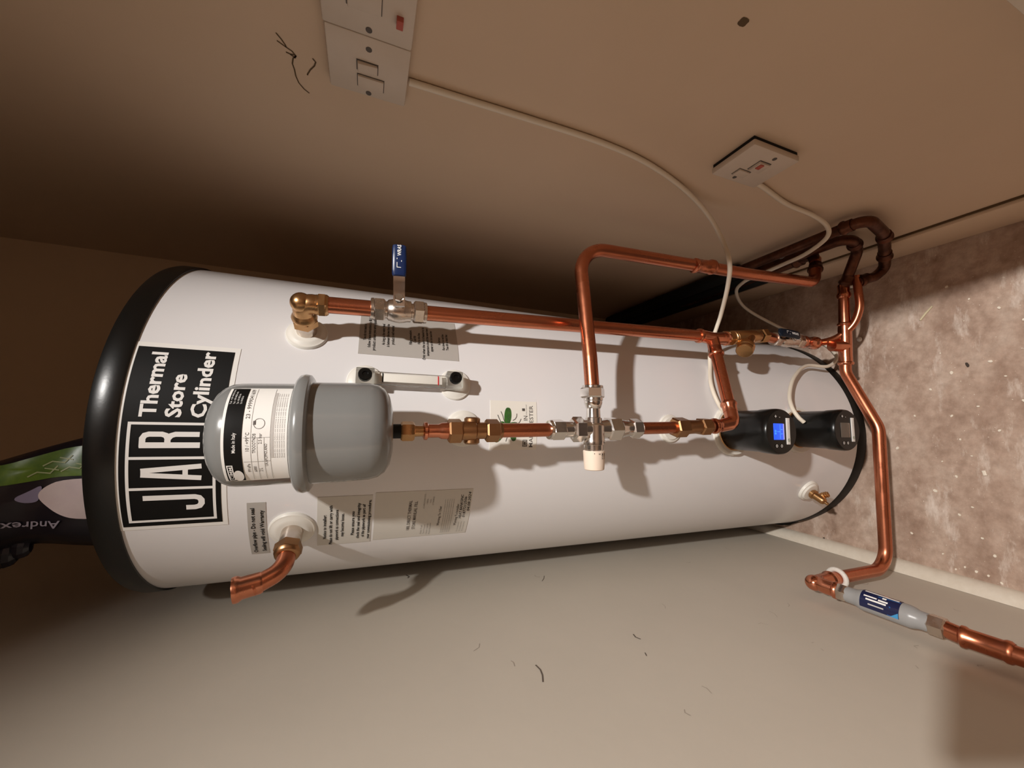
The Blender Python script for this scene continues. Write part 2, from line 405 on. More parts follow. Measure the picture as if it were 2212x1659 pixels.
# ------------------------------------------------------------------ the cylinder
TC = Vector((-0.02, 0.870, 0)); TR = 0.275; TZ0, TZ1 = 0.004, 1.505
def TS(ang, z, h=0.0):                                   # point on the tank by angle (deg, + to the right) and height
    a = R_(ang); return Vector((TC.x + (TR + h)*math.sin(a), TC.y - (TR + h)*math.cos(a), z))
def TN(ang): a = R_(ang); return Vector((math.sin(a), -math.cos(a), 0))
def TT(ang): a = R_(ang); return Vector((math.cos(a), math.sin(a), 0))
def tk(s, t, h): return TS(s, t, h)
tank = thing('hot_water_cylinder', 'tall white insulated hot water cylinder with black top and base rings', 'water cylinder', (TC.x, TC.y, 0))
obj('body', MB().lathe((TC.x, TC.y, 0.038), (0, 0, 1), [(0, TR), (1.24, TR), (1.445, TR)], 128, False), 'enamel', tank, ang=30)
obj('base_ring', MB().lathe((TC.x, TC.y, 0), (0, 0, 1), [(0.001, TR - .004), (0.004, TR + .001), (0.036, TR + .002), (0.040, TR + .0005), (0.040, TR - .01)], 128, True), 'black_rubber', tank)
obj('top_cap', MB().lathe((TC.x, TC.y, 0), (0, 0, 1), [(1.472, TR - .01), (1.472, TR + .0025), (1.474, TR + .0035), (1.494, TR + .0035), (1.501, TR + .001), (1.505, TR - .006), (1.506, TR - .03), (1.508, 0.02)], 128, True), 'cap_plastic', tank)

def sticker(name, a0, a1, z0, z1, mt, h=0.0006, label=None, parent=tank):
    return obj(name, MB().slab(tk, a0, a1, z0, z1, -0.0005, h, max(4, int(abs(a1-a0)/1.5)), 1), mt, parent, label=label, ang=60)
def arcs(fn_deg):                                        # work in metres of arc instead of degrees
    return lambda s, t, h: TS(math.degrees(s / TR), t, h)
ts = arcs(None)
D = TR * math.pi / 180.0
brand = sticker('brand_sticker', -28.3, 22.7, 1.3605, 1.4725, 'sticker_white', label='white-edged black maker sticker with big white lettering')
obj('black_field', MB().slab(tk, -27.1, 21.3, 1.3665, 1.4685, 0.0004, 0.0011, 40, 1), 'ink', brand, ang=60)
mb = MB(); H = 0.0016
fa, fb, f0, f1 = -25.5*D, 0.75*D, 1.3735, 1.4605
mb.ribbon(ts, [(fa, f0), (fb, f0), (fb, f1), (fa, f1)], 0.0032, H, closed=True)
for s_ in (-8.05*D, -16.15*D): mb.ribbon(ts, [(s_, f0), (s_, f1)], 0.0034, H)
wj = 0.0066
mb.ribbon(ts, [(-18.7*D, 1.4462), (-18.7*D, 1.394), (-19.0*D, 1.3895), (-19.7*D, 1.3872), (-20.7*D, 1.3872), (-21.5*D, 1.3895), (-21.8*D, 1.394), (-21.8*D, 1.4035)], wj, H, sub=0.003)
mb.ribbon(ts, [(-12.35*D, 1.4475), (-13.45*D, 1.3868)], 0.0062, H); mb.ribbon(ts, [(-11.35*D, 1.4475), (-10.25*D, 1.3868)], 0.0062, H)
mb.ribbon(ts, [(-12.5*D, 1.4475 - .003), (-11.2*D, 1.4475 - .003)], 0.006, H); mb.ribbon(ts, [(-13.1*D, 1.4035), (-10.6*D, 1.4035)], 0.0055, H)
mb.ribbon(ts, [(-4.75*D, 1.4498), (-4.75*D, 1.3895)], 0.0070, H)
mb.ribbon(ts, [(-5.2*D, 1.4470), (-3.0*D, 1.4470), (-2.25*D, 1.4450), (-1.95*D, 1.441), (-1.95*D, 1.4285), (-2.25*D, 1.4245), (-3.0*D, 1.4225), (-5.0*D, 1.4225)], 0.0062, H, sub=0.002)
mb.ribbon(ts, [(-3.2*D, 1.4225), (-2.3*D, 1.4195), (-1.95*D, 1.415), (-1.95*D, 1.3905)], 0.0062, H, sub=0.002)
for tx, z_, e in (('Thermal', 1.4372, 19.8), ('Store', 1.4122, 13.9), ('Cylinder', 1.3866, 20.8)):
    mb.text(ts, tx, 2.4*D, z_, 0.0162, (e - 2.4)*D, 0.030, hh=H)
obj('lettering', mb, 'print_white', brand)

def lines(parent, name, mt, rows, bold=0.012, hh=0.0011):
    mb = MB()
    for tx, ac, z_, h_, wd in rows: mb.text(ts, tx, ac*D, z_, h_, wd*D if wd else None, bold, 'C', hh)
    return obj(name, mb, mt, parent)
s1 = sticker('instruction_sticker', 24.2, 43.2, 1.0565, 1.2125, 'sticker_grey', label='silver-grey filling instruction sticker')
lines(s1, 'upper_paragraph', 'ink', [('You do not need to', 33.4, 1.2025, .0046, 7.4), ('follow these instructions to fill this', 34.2, 1.1955, .0046, 14.6), ('product unless you are a qualified', 33.6, 1.1885, .0046, 15.6),
    ('As long as the water level', 33.2, 1.1745, .0046, 9.8), ('is between the two lines the', 33.0, 1.1675, .0046, 10.6), ('product is well watered', 33.2, 1.1602, .0046, 8.8)])
lines(s1, 'lower_paragraph', 'ink', [('Filling procedure', 32.8, 1.1325, .0046, 6.6), ('Cold Fill', 32.0, 1.1258, .0042, 3.0), ('Fill to the line', 32.6, 1.1192, .0042, 5.2), ('Only when the tank is heated to its', 31.0, 1.1120, .0044, 14.6),
    ('temperature should the water level', 31.6, 1.1055, .0044, 12.6), ('appear at the hot level line', 32.0, 1.0990, .0044, 9.6), ('In Service', 32.2, 1.0862, .0042, 3.4), ('Run down to red line', 32.0, 1.0795, .0042, 7.4), ('Then fill to black line', 32.0, 1.0730, .0042, 7.4)])
s2 = sticker('overflow_sticker', -41.8, -21.5, 1.3165, 1.3385, 'sticker_grey', label='grey overflow warning sticker')
lines(s2, 'printed_text', 'ink', [('Overflow pipe - Do not seal', -32.0, 1.3300, .0050, 17.6), ('Sealing will void Warranty', -32.2, 1.3195, .0050, 16.4)], 0.02)
s3 = sticker('installer_notice_sticker', -40.2, -20.7, 1.1795, 1.2535, 'sticker_pale', label='pale grey installer notice sticker')
lines(s3, 'printed_text', 'ink', [('Notice to installer:', -32.0, 1.2415, .0044, 10.0), ('Please do not lift or carry with', -31.8, 1.2335, .0044, 16.2), ('pipework as connections', -31.6, 1.2255, .0044, 12.6), ('may become loose.', -31.6, 1.2178, .0044, 9.6),
    ('Please ensure you', -31.2, 1.2035, .0044, 9.8), ('check the seal and integrity', -30.6, 1.1960, .0044, 14.6), ('of the pipework as part of', -30.6, 1.1888, .0044, 13.6), ('your commissioning procedure.', -30.4, 1.1812, .0044, 16.2)], 0.02)
s4 = sticker('rating_sticker', -39.6, -20.0, 1.0265, 1.1755, 'sticker_pale', label='pale grey rating sticker with handwriting at its foot')
lines(s4, 'title', 'ink_brown', [('180L DIRECT THERMAL', -29.6, 1.1215, .0050, 12.4), ('STORE MANUAL FILL', -29.6, 1.1130, .0050, 11.8)], 0.004)
lines(s4, 'user_heading', 'ink_brown', [('Warning To User', -30.4, 1.0745, .0042, 8.6)], 0.004); lines(s4, 'installer_heading', 'ink_brown', [('Warning To Installer', -30.4, 1.0465, .0042, 9.6)], 0.004)
rows = []
for i in range(4): rows += [(('Heat Coil', 'Test Pressure', 'Cylinder Capacity', 'Serial Number')[i], -36.2 + i*.1, 1.1015 - i*.0046, .0024, 4.2 + i*.5), (('CUPRO2401255', '180L', 'N/A', 'ST0402')[i], -23.9, 1.1015 - i*.0046, .0024, (5.6, 2.2, 1.4, 3.2)[i])]
for i in range(5): rows.append(('This appliance must be inspected each year by a competent person', -31.0, 1.0690 - i*.0034, .0017, 15.0))
for i in range(3): rows.append(('Fill in the details below', -36.0, 1.0415 - i*.0046, .0019, 5.0))
lines(s4, 'small_print', 'ink_grey', rows, 0.0)
mb = MB()
for tx, a_, z_, wd in (('HEAT BANKSINC', -27.0, 1.0405, 9.8), ('01877212506', -27.2, 1.0345, 8.6), ('04.08.2024', -25.0, 1.0285, 7.6)):
    mb.text(lambda s, t, h: TS(math.degrees((s + (t - z_)*0.2)/TR), t + (s - a_*D)*0.03, h), tx, a_*D, z_, .0046, wd*D, 0.0, 'C', .0012)
obj('handwriting', mb, 'ink', s4)
s5 = sticker('bee_sticker', -6.5, 10.4, 0.9235, 1.0065, 'sticker_cream', label='cream sticker with a green bee emblem')
mb = MB(); mb.text(ts, 'MANCHESTER', -5.6*D, .9305, .0072, 14.6*D, 0.006); mb.text(ts, 'MADE', -2.0*D, .9408, .0072, 4.6*D, 0.006); mb.text(ts, 'IN', 3.7*D, .9408, .0072, 1.6*D, 0.012)
mb.text(ts, 'WORLD CLASS HEAT', 5.6*D, .9415, .0020, 3.8*D, 0.0)
for k in range(3): mb.ribbon(ts, [(-5.4*D, .9415 + k*.0035), (-3.0*D, .9415 + k*.0035)], .0009, .0011)
for x_ in (-5.3, -4.2, -3.1): mb.ribbon(ts, [(x_*D, .9412), (x_*D, .9488)], .0008, .0011)
mb.ribbon(ts, [(-5.3*D, .9415), (-3.1*D, .9488)], .0008, .0011); mb.ribbon(ts, [(-3.1*D, .9415), (-5.3*D, .9488)], .0008, .0011)
mb.poly(ts, [(7.0*D, .9455), (7.9*D, .9455), (7.9*D, .9505), (7.0*D, .9505)], .0011)
obj('printed_text', mb, 'ink_brown', s5)
mb = MB()
def leaf(cx, cz, L, W, a, n_=20):
    return [(cx*D + math.cos(a)*L*u - math.sin(a)*w_, cz + math.sin(a)*L*u + math.cos(a)*w_) for u, w_ in [((1-math.cos(math.pi*i/n_))/2, W*math.sin(math.pi*i/n_)**.7) for i in range(n_+1)] + [((1+math.cos(math.pi*i/n_))/2, -W*math.sin(math.pi*i/n_)**.7) for i in range(1, n_)]]
mb.poly(ts, leaf(2.3, .9772, .0275, .0062, R_(-4)), .0010); mb.poly(ts, leaf(1.4, .9705, .024, .0055, R_(-165)), .0010)
mb.poly(ts, leaf(2.0, .9925, .011, .0042, R_(-75)), .0010); mb.poly(ts, leaf(1.5, .980, .022, .0045, R_(-78)), .0010); mb.poly(ts, leaf(-.3, .985, .021, .006, R_(140)), .0010)
bee = obj('bee_body', mb, 'bee_green', s5)
mb = MB()
for st in ([(3.0, .9885), (4.2, .9915), (5.4, .994)], [(2.6, .981), (4.2, .984), (5.4, .9855), (6.6, .9885)], [(3.6, .9675), (4.1, .9630), (5.0, .9605), (6.0, .9602)], [(2.4, .967), (2.9, .963), (2.5, .959), (3.0, .9555), (4.2, .9525)],
           [(-.5, .975), (-1.6, .976), (-3.6, .979)], [(-.5, .966), (-1.8, .966), (-3.4, .967)]):
    mb.ribbon(ts, [(a_*D, z_) for a_, z_ in st], .0011, .0010)
for k in range(4): mb.ribbon(ts, [((3.2 + k*1.1)*D, .9768 - k*.0004), ((3.9 + k*1.1)*D, .9738 - k*.0004)], .0006, .0014)
obj('bee_legs', mb, 'ink_brown', bee)

def collar(ang, z, r, hgt=0.007, bore=0.016, par=tank):
    n_ = TN(ang); p = TS(ang, z, -0.004)
    obj('boss_collar', MB().lathe(p, n_, [(0, r), (.004 + hgt*.25, r), (.004 + hgt*.5, r*.95), (.004 + hgt*.55, r*.86), (.004 + hgt*.9, r*.76), (.004 + hgt, bore*1.15), (.004 + hgt, bore*.9)], 40), 'white_plastic', par)
collar(30.1, 1.284, .0285); collar(-31.6, 1.285, .0300); collar(14.6, 1.2000, .0255, .006, .010); collar(15.2, 1.0650, .0255, .006, .010)
collar(0.6, 1.0515, .0285, .006, .018); collar(1.8, .6370, .0275, .006, .018); collar(-29.5, .1800, .0265, .010, .011)
collar(1.4, .4720, .052, .008, .043); collar(2.2, .2620, .052, .008, .043)

# ------------------------------------------------------------------ fittings used again and again
def bead_sock(mb, p, d, r, L, flare=0.0021):
    """copper socket along d with a rolled bead at its open end"""
    return mb.lathe(p, d, [(0, r), (L*.55, r), (L*.68, r + flare), (L*.86, r + flare), (L, r + .0004)], 28)
def axis_pt(z):                                          # the run of fittings in front of the cylinder
    T_ = [(1.361, -.028), (1.266, -.0235), (1.162, -.0195), (1.005, -.0165), (.876, -.013), (.736, -.009), (.609, -.004), (.577, .000)]
    for (za, xa), (zb, xb) in zip(T_, T_[1:]):
        if z >= zb or zb == .577: return Vector((xa + (xb - xa)*(za - z)/(za - zb), 0.510, z))
def ax_lathe(mb, za, prof_z, seg=28):                    # profile given as (world z, radius)
    p0 = axis_pt(prof_z[0][0]); p1 = axis_pt(prof_z[-1][0]); d = p1 - p0; L = d.length; z0 = prof_z[0][0]; z1 = prof_z[-1][0]
    return mb.lathe(p0, d, [((z0 - z)/(z0 - z1)*L, r) for z, r in prof_z], seg)

# expansion vessel
ves = thing('expansion_vessel', 'small grey steel expansion vessel with a paper label above the pipe run', 'pressure vessel', axis_pt(1.15))
vb, vt = axis_pt(1.163) + Vector((.0015, 0, 0)), axis_pt(1.361) + Vector((.0015, 0, 0)); vd = (vt - vb).normalized()
lower = [(0, .010), (.001, .030), (.004, .043), (.010, .0520), (.018, .0570), (.028, .0590), (.05, .0595), (.096, .0595)]
obj('lower_shell', MB().lathe(vb, vd, lower, 64), 'vessel_grey', ves)
obj('clamp_rim', MB().lathe(vb + vd*.0895, vd, [(0, .058), (.0005, .0640), (.003, .0678), (.008, .0690), (.013, .0678), (.0160, .064), (.0178, .0575)], 64), 'vessel_grey', ves)
obj('upper_shell', MB().lathe(vb + vd*.104, vd, [(0, .0575), (.050, .0573), (.058, .0570), (.064, .0560), (.070, .0530), (.0755, .0480), (.080, .0405), (.0835, .030), (.0860, .016), (.0868, .001)], 64), 'vessel_grey', ves)
vx = Vector((1, 0, 0)); vx = (vx - vd*vx.dot(vd)).normalized(); vy = vd.cross(vx)
def vs_(s, t, h):                                        # s metres of arc, t metres up from the vessel's foot
    s = s*1.16 + .0085; t = t*1.0654 - .0166               # the label wraps far round to the right
    a = s / 0.0575; r = 0.0575 + h
    if t > .160: r -= .0002 + (t - .160)**2 * 30
    return vb + vd*t + vx*(math.sin(a)*r) - vy*(math.cos(a)*r)
if (vs_(-.01, .11, 0) - vb).y > 0: vy = -vy
vl = obj('paper_label', MB().slab(vs_, -.0535, .0440, .1165, .1700, -.0004, .0005, 28, 6), 'sticker_white', ves, label='white paper label with a black heading')
obj('black_heading', MB().slab(vs_, -.0520, .0425, .1535, .1675, .0003, .0009, 28, 3), 'ink', vl)
mb = MB(); mb.text(vs_, 'Made in Italy', -.021, .1585, .0030, .017, .008, hh=.0013)
obj('heading_print', mb, 'print_white', vl); mb = MB()
mb.poly(vs_, [(-.0450 + .0068*math.cos(a), .1580 + .0042*math.sin(a)) for a in [i*.3 for i in range(21)]], .0013)
mb.ribbon(vs_, [(-.050, .1615), (-.050, .1655), (-.033, .1660), (-.033, .1620)], .0009, .0013, closed=True)
mb.text(vs_, 'CIMM', -.0485, .1624, .0026, .0140, .006, hh=.0013)
obj('maker_emblem', mb, 'print_white', vl); mb = MB()
for i in range(4): mb.text(vs_, 'Tel. +39 0423 info', .022, .1648 - i*.0028, .0016, .018 - i*.003, 0, hh=.0013)
obj('address_print', mb, 'print_white', vl)
mb = MB(); mb.text(vs_, '23 - 9999041609', .008, .1482, .0034, .033, .004)
mb.text(vs_, '99 kPa', -.041, .1475, .0026, .009, .002); mb.text(vs_, '10 / +99°C', -.020, .1478, .0030, .016, .002); mb.text(vs_, 'TPOOOTNOB', -.022, .1425, .0028, .017, 0); mb.text(vs_, '2.5 bar', -.014, .1375, .0028, .009, 0)
mb.text(vs_, 'UA.APCPMO.ANO', -.035, .1330, .0026, .021, 0); mb.text(vs_, '2 L', -.041, .1380, .0030, .004, 0); mb.text(vs_, '6000', -.041, .1425, .0026, .006, 0)
mb.ribbon(vs_, [(.0035 + .0045*math.cos(a), .1400 + .0045*math.sin(a)) for a in [i*.3 for i in range(21)]], .0004, .0007, closed=True, sub=.002)
mb.poly(vs_, [(.0025, .1450), (.0060, .1450), (.0060, .1428), (.0025, .1428)], .0007)
obj('printed_text', mb, 'ink_brown', vl)
mb = MB()
for i in range(5): mb.text(vs_, 'Read the manual before use and keep it with the appliance for later', -.027, .1262 - i*.0019, .0011, .062, 0)
for s_ in (-.0300, -.0085): mb.ribbon(vs_, [(s_, .1305), (s_, .1525)], .0003, .0007)
mb.ribbon(vs_, [(-.052, .1305), (.042, .1305)], .0003, .0007); mb.ribbon(vs_, [(-.052, .1355), (-.0085, .1355)], .0003, .0007); mb.ribbon(vs_, [(-.052, .1410), (-.0085, .1410)], .0003, .0007); mb.ribbon(vs_, [(-.052, .1463), (.042, .1463)], .0003, .0007)
obj('small_print', mb, 'ink_grey', vl)
obj('panel', MB().slab(vs_, -.027, .036, .1278, .1300, .0003, .0007, 20, 1), 'ink_pale', vl)
mb = MB(); ax_lathe(mb, 0, [(1.1645, .0092), (1.1520, .0092)]); obj('nipple', mb, 'black_rubber', ves)

fit = thing('brass_adapter', 'brass nut adapter screwed under the grey vessel', 'pipe fitting', axis_pt(1.12))
obj('nut', MB().hexnut(axis_pt(1.153), axis_pt(1.136), .0128, .3), 'brass', fit)
mb = MB(); ax_lathe(mb, 0, [(1.137, .0074), (1.1285, .0070), (1.1225, .0072)]); obj('neck', mb, 'brass', fit)
red = thing('copper_reducer', 'short copper reducer between brass adapter and upper check valve', 'pipe fitting', axis_pt(1.092))
mb = MB(); ax_lathe(mb, 0, [(1.1250, .0085), (1.1235, .0116), (1.1200, .0118), (1.1182, .0090), (1.105, .0088), (1.101, .0108), (1.0925, .0113), (1.090, .011)]); obj('body', mb, 'copper_bright', red)

cv = thing('check_valve', 'brass check valve with two hex nuts right under the grey vessel', 'valve', axis_pt(1.016))
obj('nut', MB().hexnut(axis_pt(1.0925), axis_pt(1.0735), .0166, .25), 'brass_dull', cv)
obj('nut', MB().hexnut(axis_pt(1.0405), axis_pt(1.0205), .0160, .4), 'brass_dull', cv)
mb = MB(); ax_lathe(mb, 0, [(1.0740, .0125), (1.064, .0135), (1.056, .0135), (1.054, .0115), (1.041, .0115)]); obj('body', mb, 'brass_dull', cv)
mb = MB(); ax_lathe(mb, 0, [(1.0215, .0118), (1.0165, .0112)]); obj('olive_ring', mb, 'brass_dull', cv)
pz = axis_pt(1.058); obj('side_plug', MB().lathe(pz + Vector((-.0185, .005, 0)), (1, 0, 0), [(0, .0085), (.002, .0110), (.035, .0110), (.037, .0085)], 24), 'brass_dull', cv)

mb = MB(); mb.tube([axis_pt(1.022), axis_pt(.980), axis_pt(.936)], .0100, 24)
obj('copper_pipe', mb, 'copper', None, 'short vertical copper pipe between upper check valve and chrome mixing valve', 'pipe', 'copper pipes')

mv = thing('mixing_valve', 'chrome thermostatic mixing valve with cream adjusting knob', 'valve', axis_pt(.777))
def nutgrp(par, a, b2, r, mt, ph=0.0, nm='nut'): return obj(nm, MB().hexnut(a, b2, r, ph), mt, par)
mc = Vector((-.0125, .510, .8640))
nutgrp(mv, axis_pt(.9400), axis_pt(.9180), .0158, 'chrome', .2)
mb = MB(); ax_lathe(mb, 0, [(.9440, .0112), (.9430, .0140), (.9390, .0148)]); obj('compression_ring', mb, 'chrome', mv)
mb = MB(); ax_lathe(mb, 0, [(.9185, .0125), (.9050, .0120), (.9040, .0138), (.9010, .0138)]); obj('inlet_neck', mb, 'chrome', mv)
nutgrp(mv, axis_pt(.9040), axis_pt(.8850), .0192, 'chrome', .5, 'union_nut')
mb = MB(); ax_lathe(mb, 0, [(.8860, .0150), (.8830, .0150), (.8640, .0125), (.8450, .0150), (.8420, .0150)]); obj('body', mb, 'chrome', mv)
nutgrp(mv, axis_pt(.8430), axis_pt(.8190), .0192, 'chrome', .1, 'union_nut')
mb = MB(); ax_lathe(mb, 0, [(.8195, .0165), (.8110, .0140), (.8030, .0125), (.7950, .0125)]); obj('outlet_neck', mb, 'chrome', mv)
nutgrp(mv, axis_pt(.7985), axis_pt(.7790), .0158, 'chrome', .35)
mb = MB(); ax_lathe(mb, 0, [(.7800, .0140), (.7765, .0112)]); obj('compression_ring', mb, 'chrome', mv)
obj('cross_body', MB().lathe(mc + Vector((-.0245, 0, .0015)), (1, 0, .02), [(0, .0145), (.001, .0168), (.0075, .0175), (.0085, .0170), (.030, .0170), (.0325, .0155), (.0340, .0128), (.0415, .0128), (.0425, .0110), (.0560, .0105), (.0575, .0118), (.0640, .0140), (.0660, .0142), (.0680, .0138), (.0690, .0150), (.0700, .0150), (.0740, .0145)], 32), 'chrome', mv)
bp0 = mc + Vector((.0475, 0, .0040)); nutgrp(mv, bp0, bp0 + Vector((.0165, .001, 0)), .0190, 'chrome', .2, 'branch_nut')
obj('compression_ring', MB().lathe(bp0 + Vector((.0160, 0, 0)), (1, 0, 0), [(0, .0165), (.0035, .0160), (.0050, .0112)], 28), 'chrome', mv)
mb = MB()
kp = mc + Vector((-.0275, 0, .0012)); obj('knob_neck', MB().lathe(kp, (-1, 0, 0), [(-.004, .0150), (.0035, .0150), (.004, .0140), (.006, .0140)], 28), 'chrome', mv)
kd = Vector((-1, 0, -.03)).normalized()
knob = obj('adjusting_knob', MB().lathe(kp + kd*.005, kd, [(0, .0158), (.001, .0166), (.020, .0158), (.0285, .0150), (.0295, .0138), (.0295, .002)], 32), 'knob_cream', mv, label='cream plastic adjusting knob')
def kn(s, t, h):                                         # s around the knob, t along its axis
    a = s / .0164; r = .0166 - t*.03 + h
    return kp + kd*(.005 + t) + Vector((0, -math.cos(a)*r, -math.sin(a)*r))
def kn2(s, t, h): return kn(-t, -s, h)
mb = MB()
for tx, t_, w_ in (('MIN', .0080, .0082), ('MAX', .0030, .0092), ('5', -.0022, .0020)): mb.text(lambda s, t, h: kn(t, s, h), tx, .0035, t_, .0028, w_, .006, hh=.0003)
mb.poly(kn, [(-.0085 + .0007*math.cos(a), .004 + .0007*math.sin(a)) for a in [i for i in range(6)]], .0003)
obj('printed_text', mb, 'ink', knob)

mb = MB(); mb.tube([axis_pt(.785), axis_pt(.740), axis_pt(.700)], .0100, 24)
obj('copper_pipe', mb, 'copper', None, 'short vertical copper pipe between chrome mixing valve and lower check valve', 'pipe', 'copper pipes')
cv = thing('check_valve', 'brass check valve above the lit heater head', 'valve', axis_pt(.618))
nutgrp(cv, axis_pt(.7080), axis_pt(.6820), .0172, 'brass_dull', .3); nutgrp(cv, axis_pt(.6520), axis_pt(.6300), .0156, 'brass_dull', .1)
mb = MB(); ax_lathe(mb, 0, [(.6830, .0128), (.6700, .0120), (.6510, .0118)]); obj('body', mb, 'brass_dull', cv)
mb = MB(); ax_lathe(mb, 0, [(.6305, .0130), (.6240, .0110)]); obj('olive_ring', mb, 'brass_dull', cv)

# elbow at the foot of that run, and the sloping link to the tee
EC = Vector((.002, .508, .572)); TEE = Vector((.176, .582, .534)); ld_ = (TEE - EC).normalized()
el = thing('copper_elbow', 'copper elbow at the foot of the run in front of lit heater head', 'pipe fitting', EC - Vector((0, 0, .02)))
mb = MB(); mb.tube(fillet([axis_pt(.606), EC, EC + ld_*.028], .014), .0118, 24); obj('body', mb, 'copper_bright', el)
mb = MB(); bead_sock(mb, axis_pt(.600), axis_pt(.626) - axis_pt(.600), .0118, .020); obj('socket_bead', mb, 'copper_bright', el)
mb = MB(); bead_sock(mb, EC + ld_*.022, ld_, .0122, .021); obj('socket_bead', mb, 'copper_bright', el)
mb = MB(); mb.tube([EC + ld_*.030, (EC + TEE)/2, TEE - ld_*.020], .0110, 24)
obj('copper_pipe', mb, 'copper', None, 'sloping copper pipe linking copper elbow and tee above heater head', 'pipe', 'copper pipes')

# ------------------------------------------------------------------ right-hand riser
def rp(z): return Vector((.1525 + (1.258 - z)/(1.258 - .552)*.0262, .582, z))
be = thing('brass_elbow', 'brass compression elbow on the upper right boss of the cylinder', 'pipe fitting', (.15, .582, 1.25))
n30 = TN(30.1); b30 = TS(30.1, 1.284); e30 = Vector((.1500, .582, 1.2860))
sd = (e30 - b30); sl = sd.length; sdn = sd.normalized()
obj('chrome_stub', MB().lathe(b30 - sdn*.004, sdn, [(0, .0138), (.034, .0138)], 28), 'nickel', be, label='steel stub pipe')
nutgrp(be, b30 + sdn*.020, b30 + sdn*.034, .0178, 'brass', .3)
mb = MB(); mb.lathe(b30 + sdn*.032, sdn, [(0, .0165), (.004, .0170), (.008, .0150), (.012, .0130)], 28); mb.tube(fillet([b30 + sdn*.036, e30 + sdn*.004, e30 + Vector((.001, 0, -.018))], .012), [.0135]*12, 24); mb.ball(e30 + sdn*.002 + Vector((0, 0, .001)), .0140)
obj('body', mb, 'brass', be)
mb = MB(); mb.lathe(e30 + Vector((.001, 0, -.012)), (.03, 0, -1), [(0, .0135), (.004, .0128), (.005, .0140), (.008, .0140)], 28); obj('thread_collar', mb, 'brass', be)
nutgrp(be, e30 + Vector((.0012, 0, -.019)), e30 + Vector((.0018, 0, -.031)), .0172, 'brass', .25)
obj('olive_ring', MB().lathe(e30 + Vector((.0018, 0, -.030)), (.03, 0, -1), [(0, .0150), (.003, .0130)], 28), 'brass', be)
mb = MB(); mb.tube([rp(1.258), rp(1.22), rp(1.186)], .0116, 24)
obj('copper_pipe', mb, 'copper', None, 'short vertical copper pipe between brass elbow and blue lever valve', 'pipe', 'copper pipes')

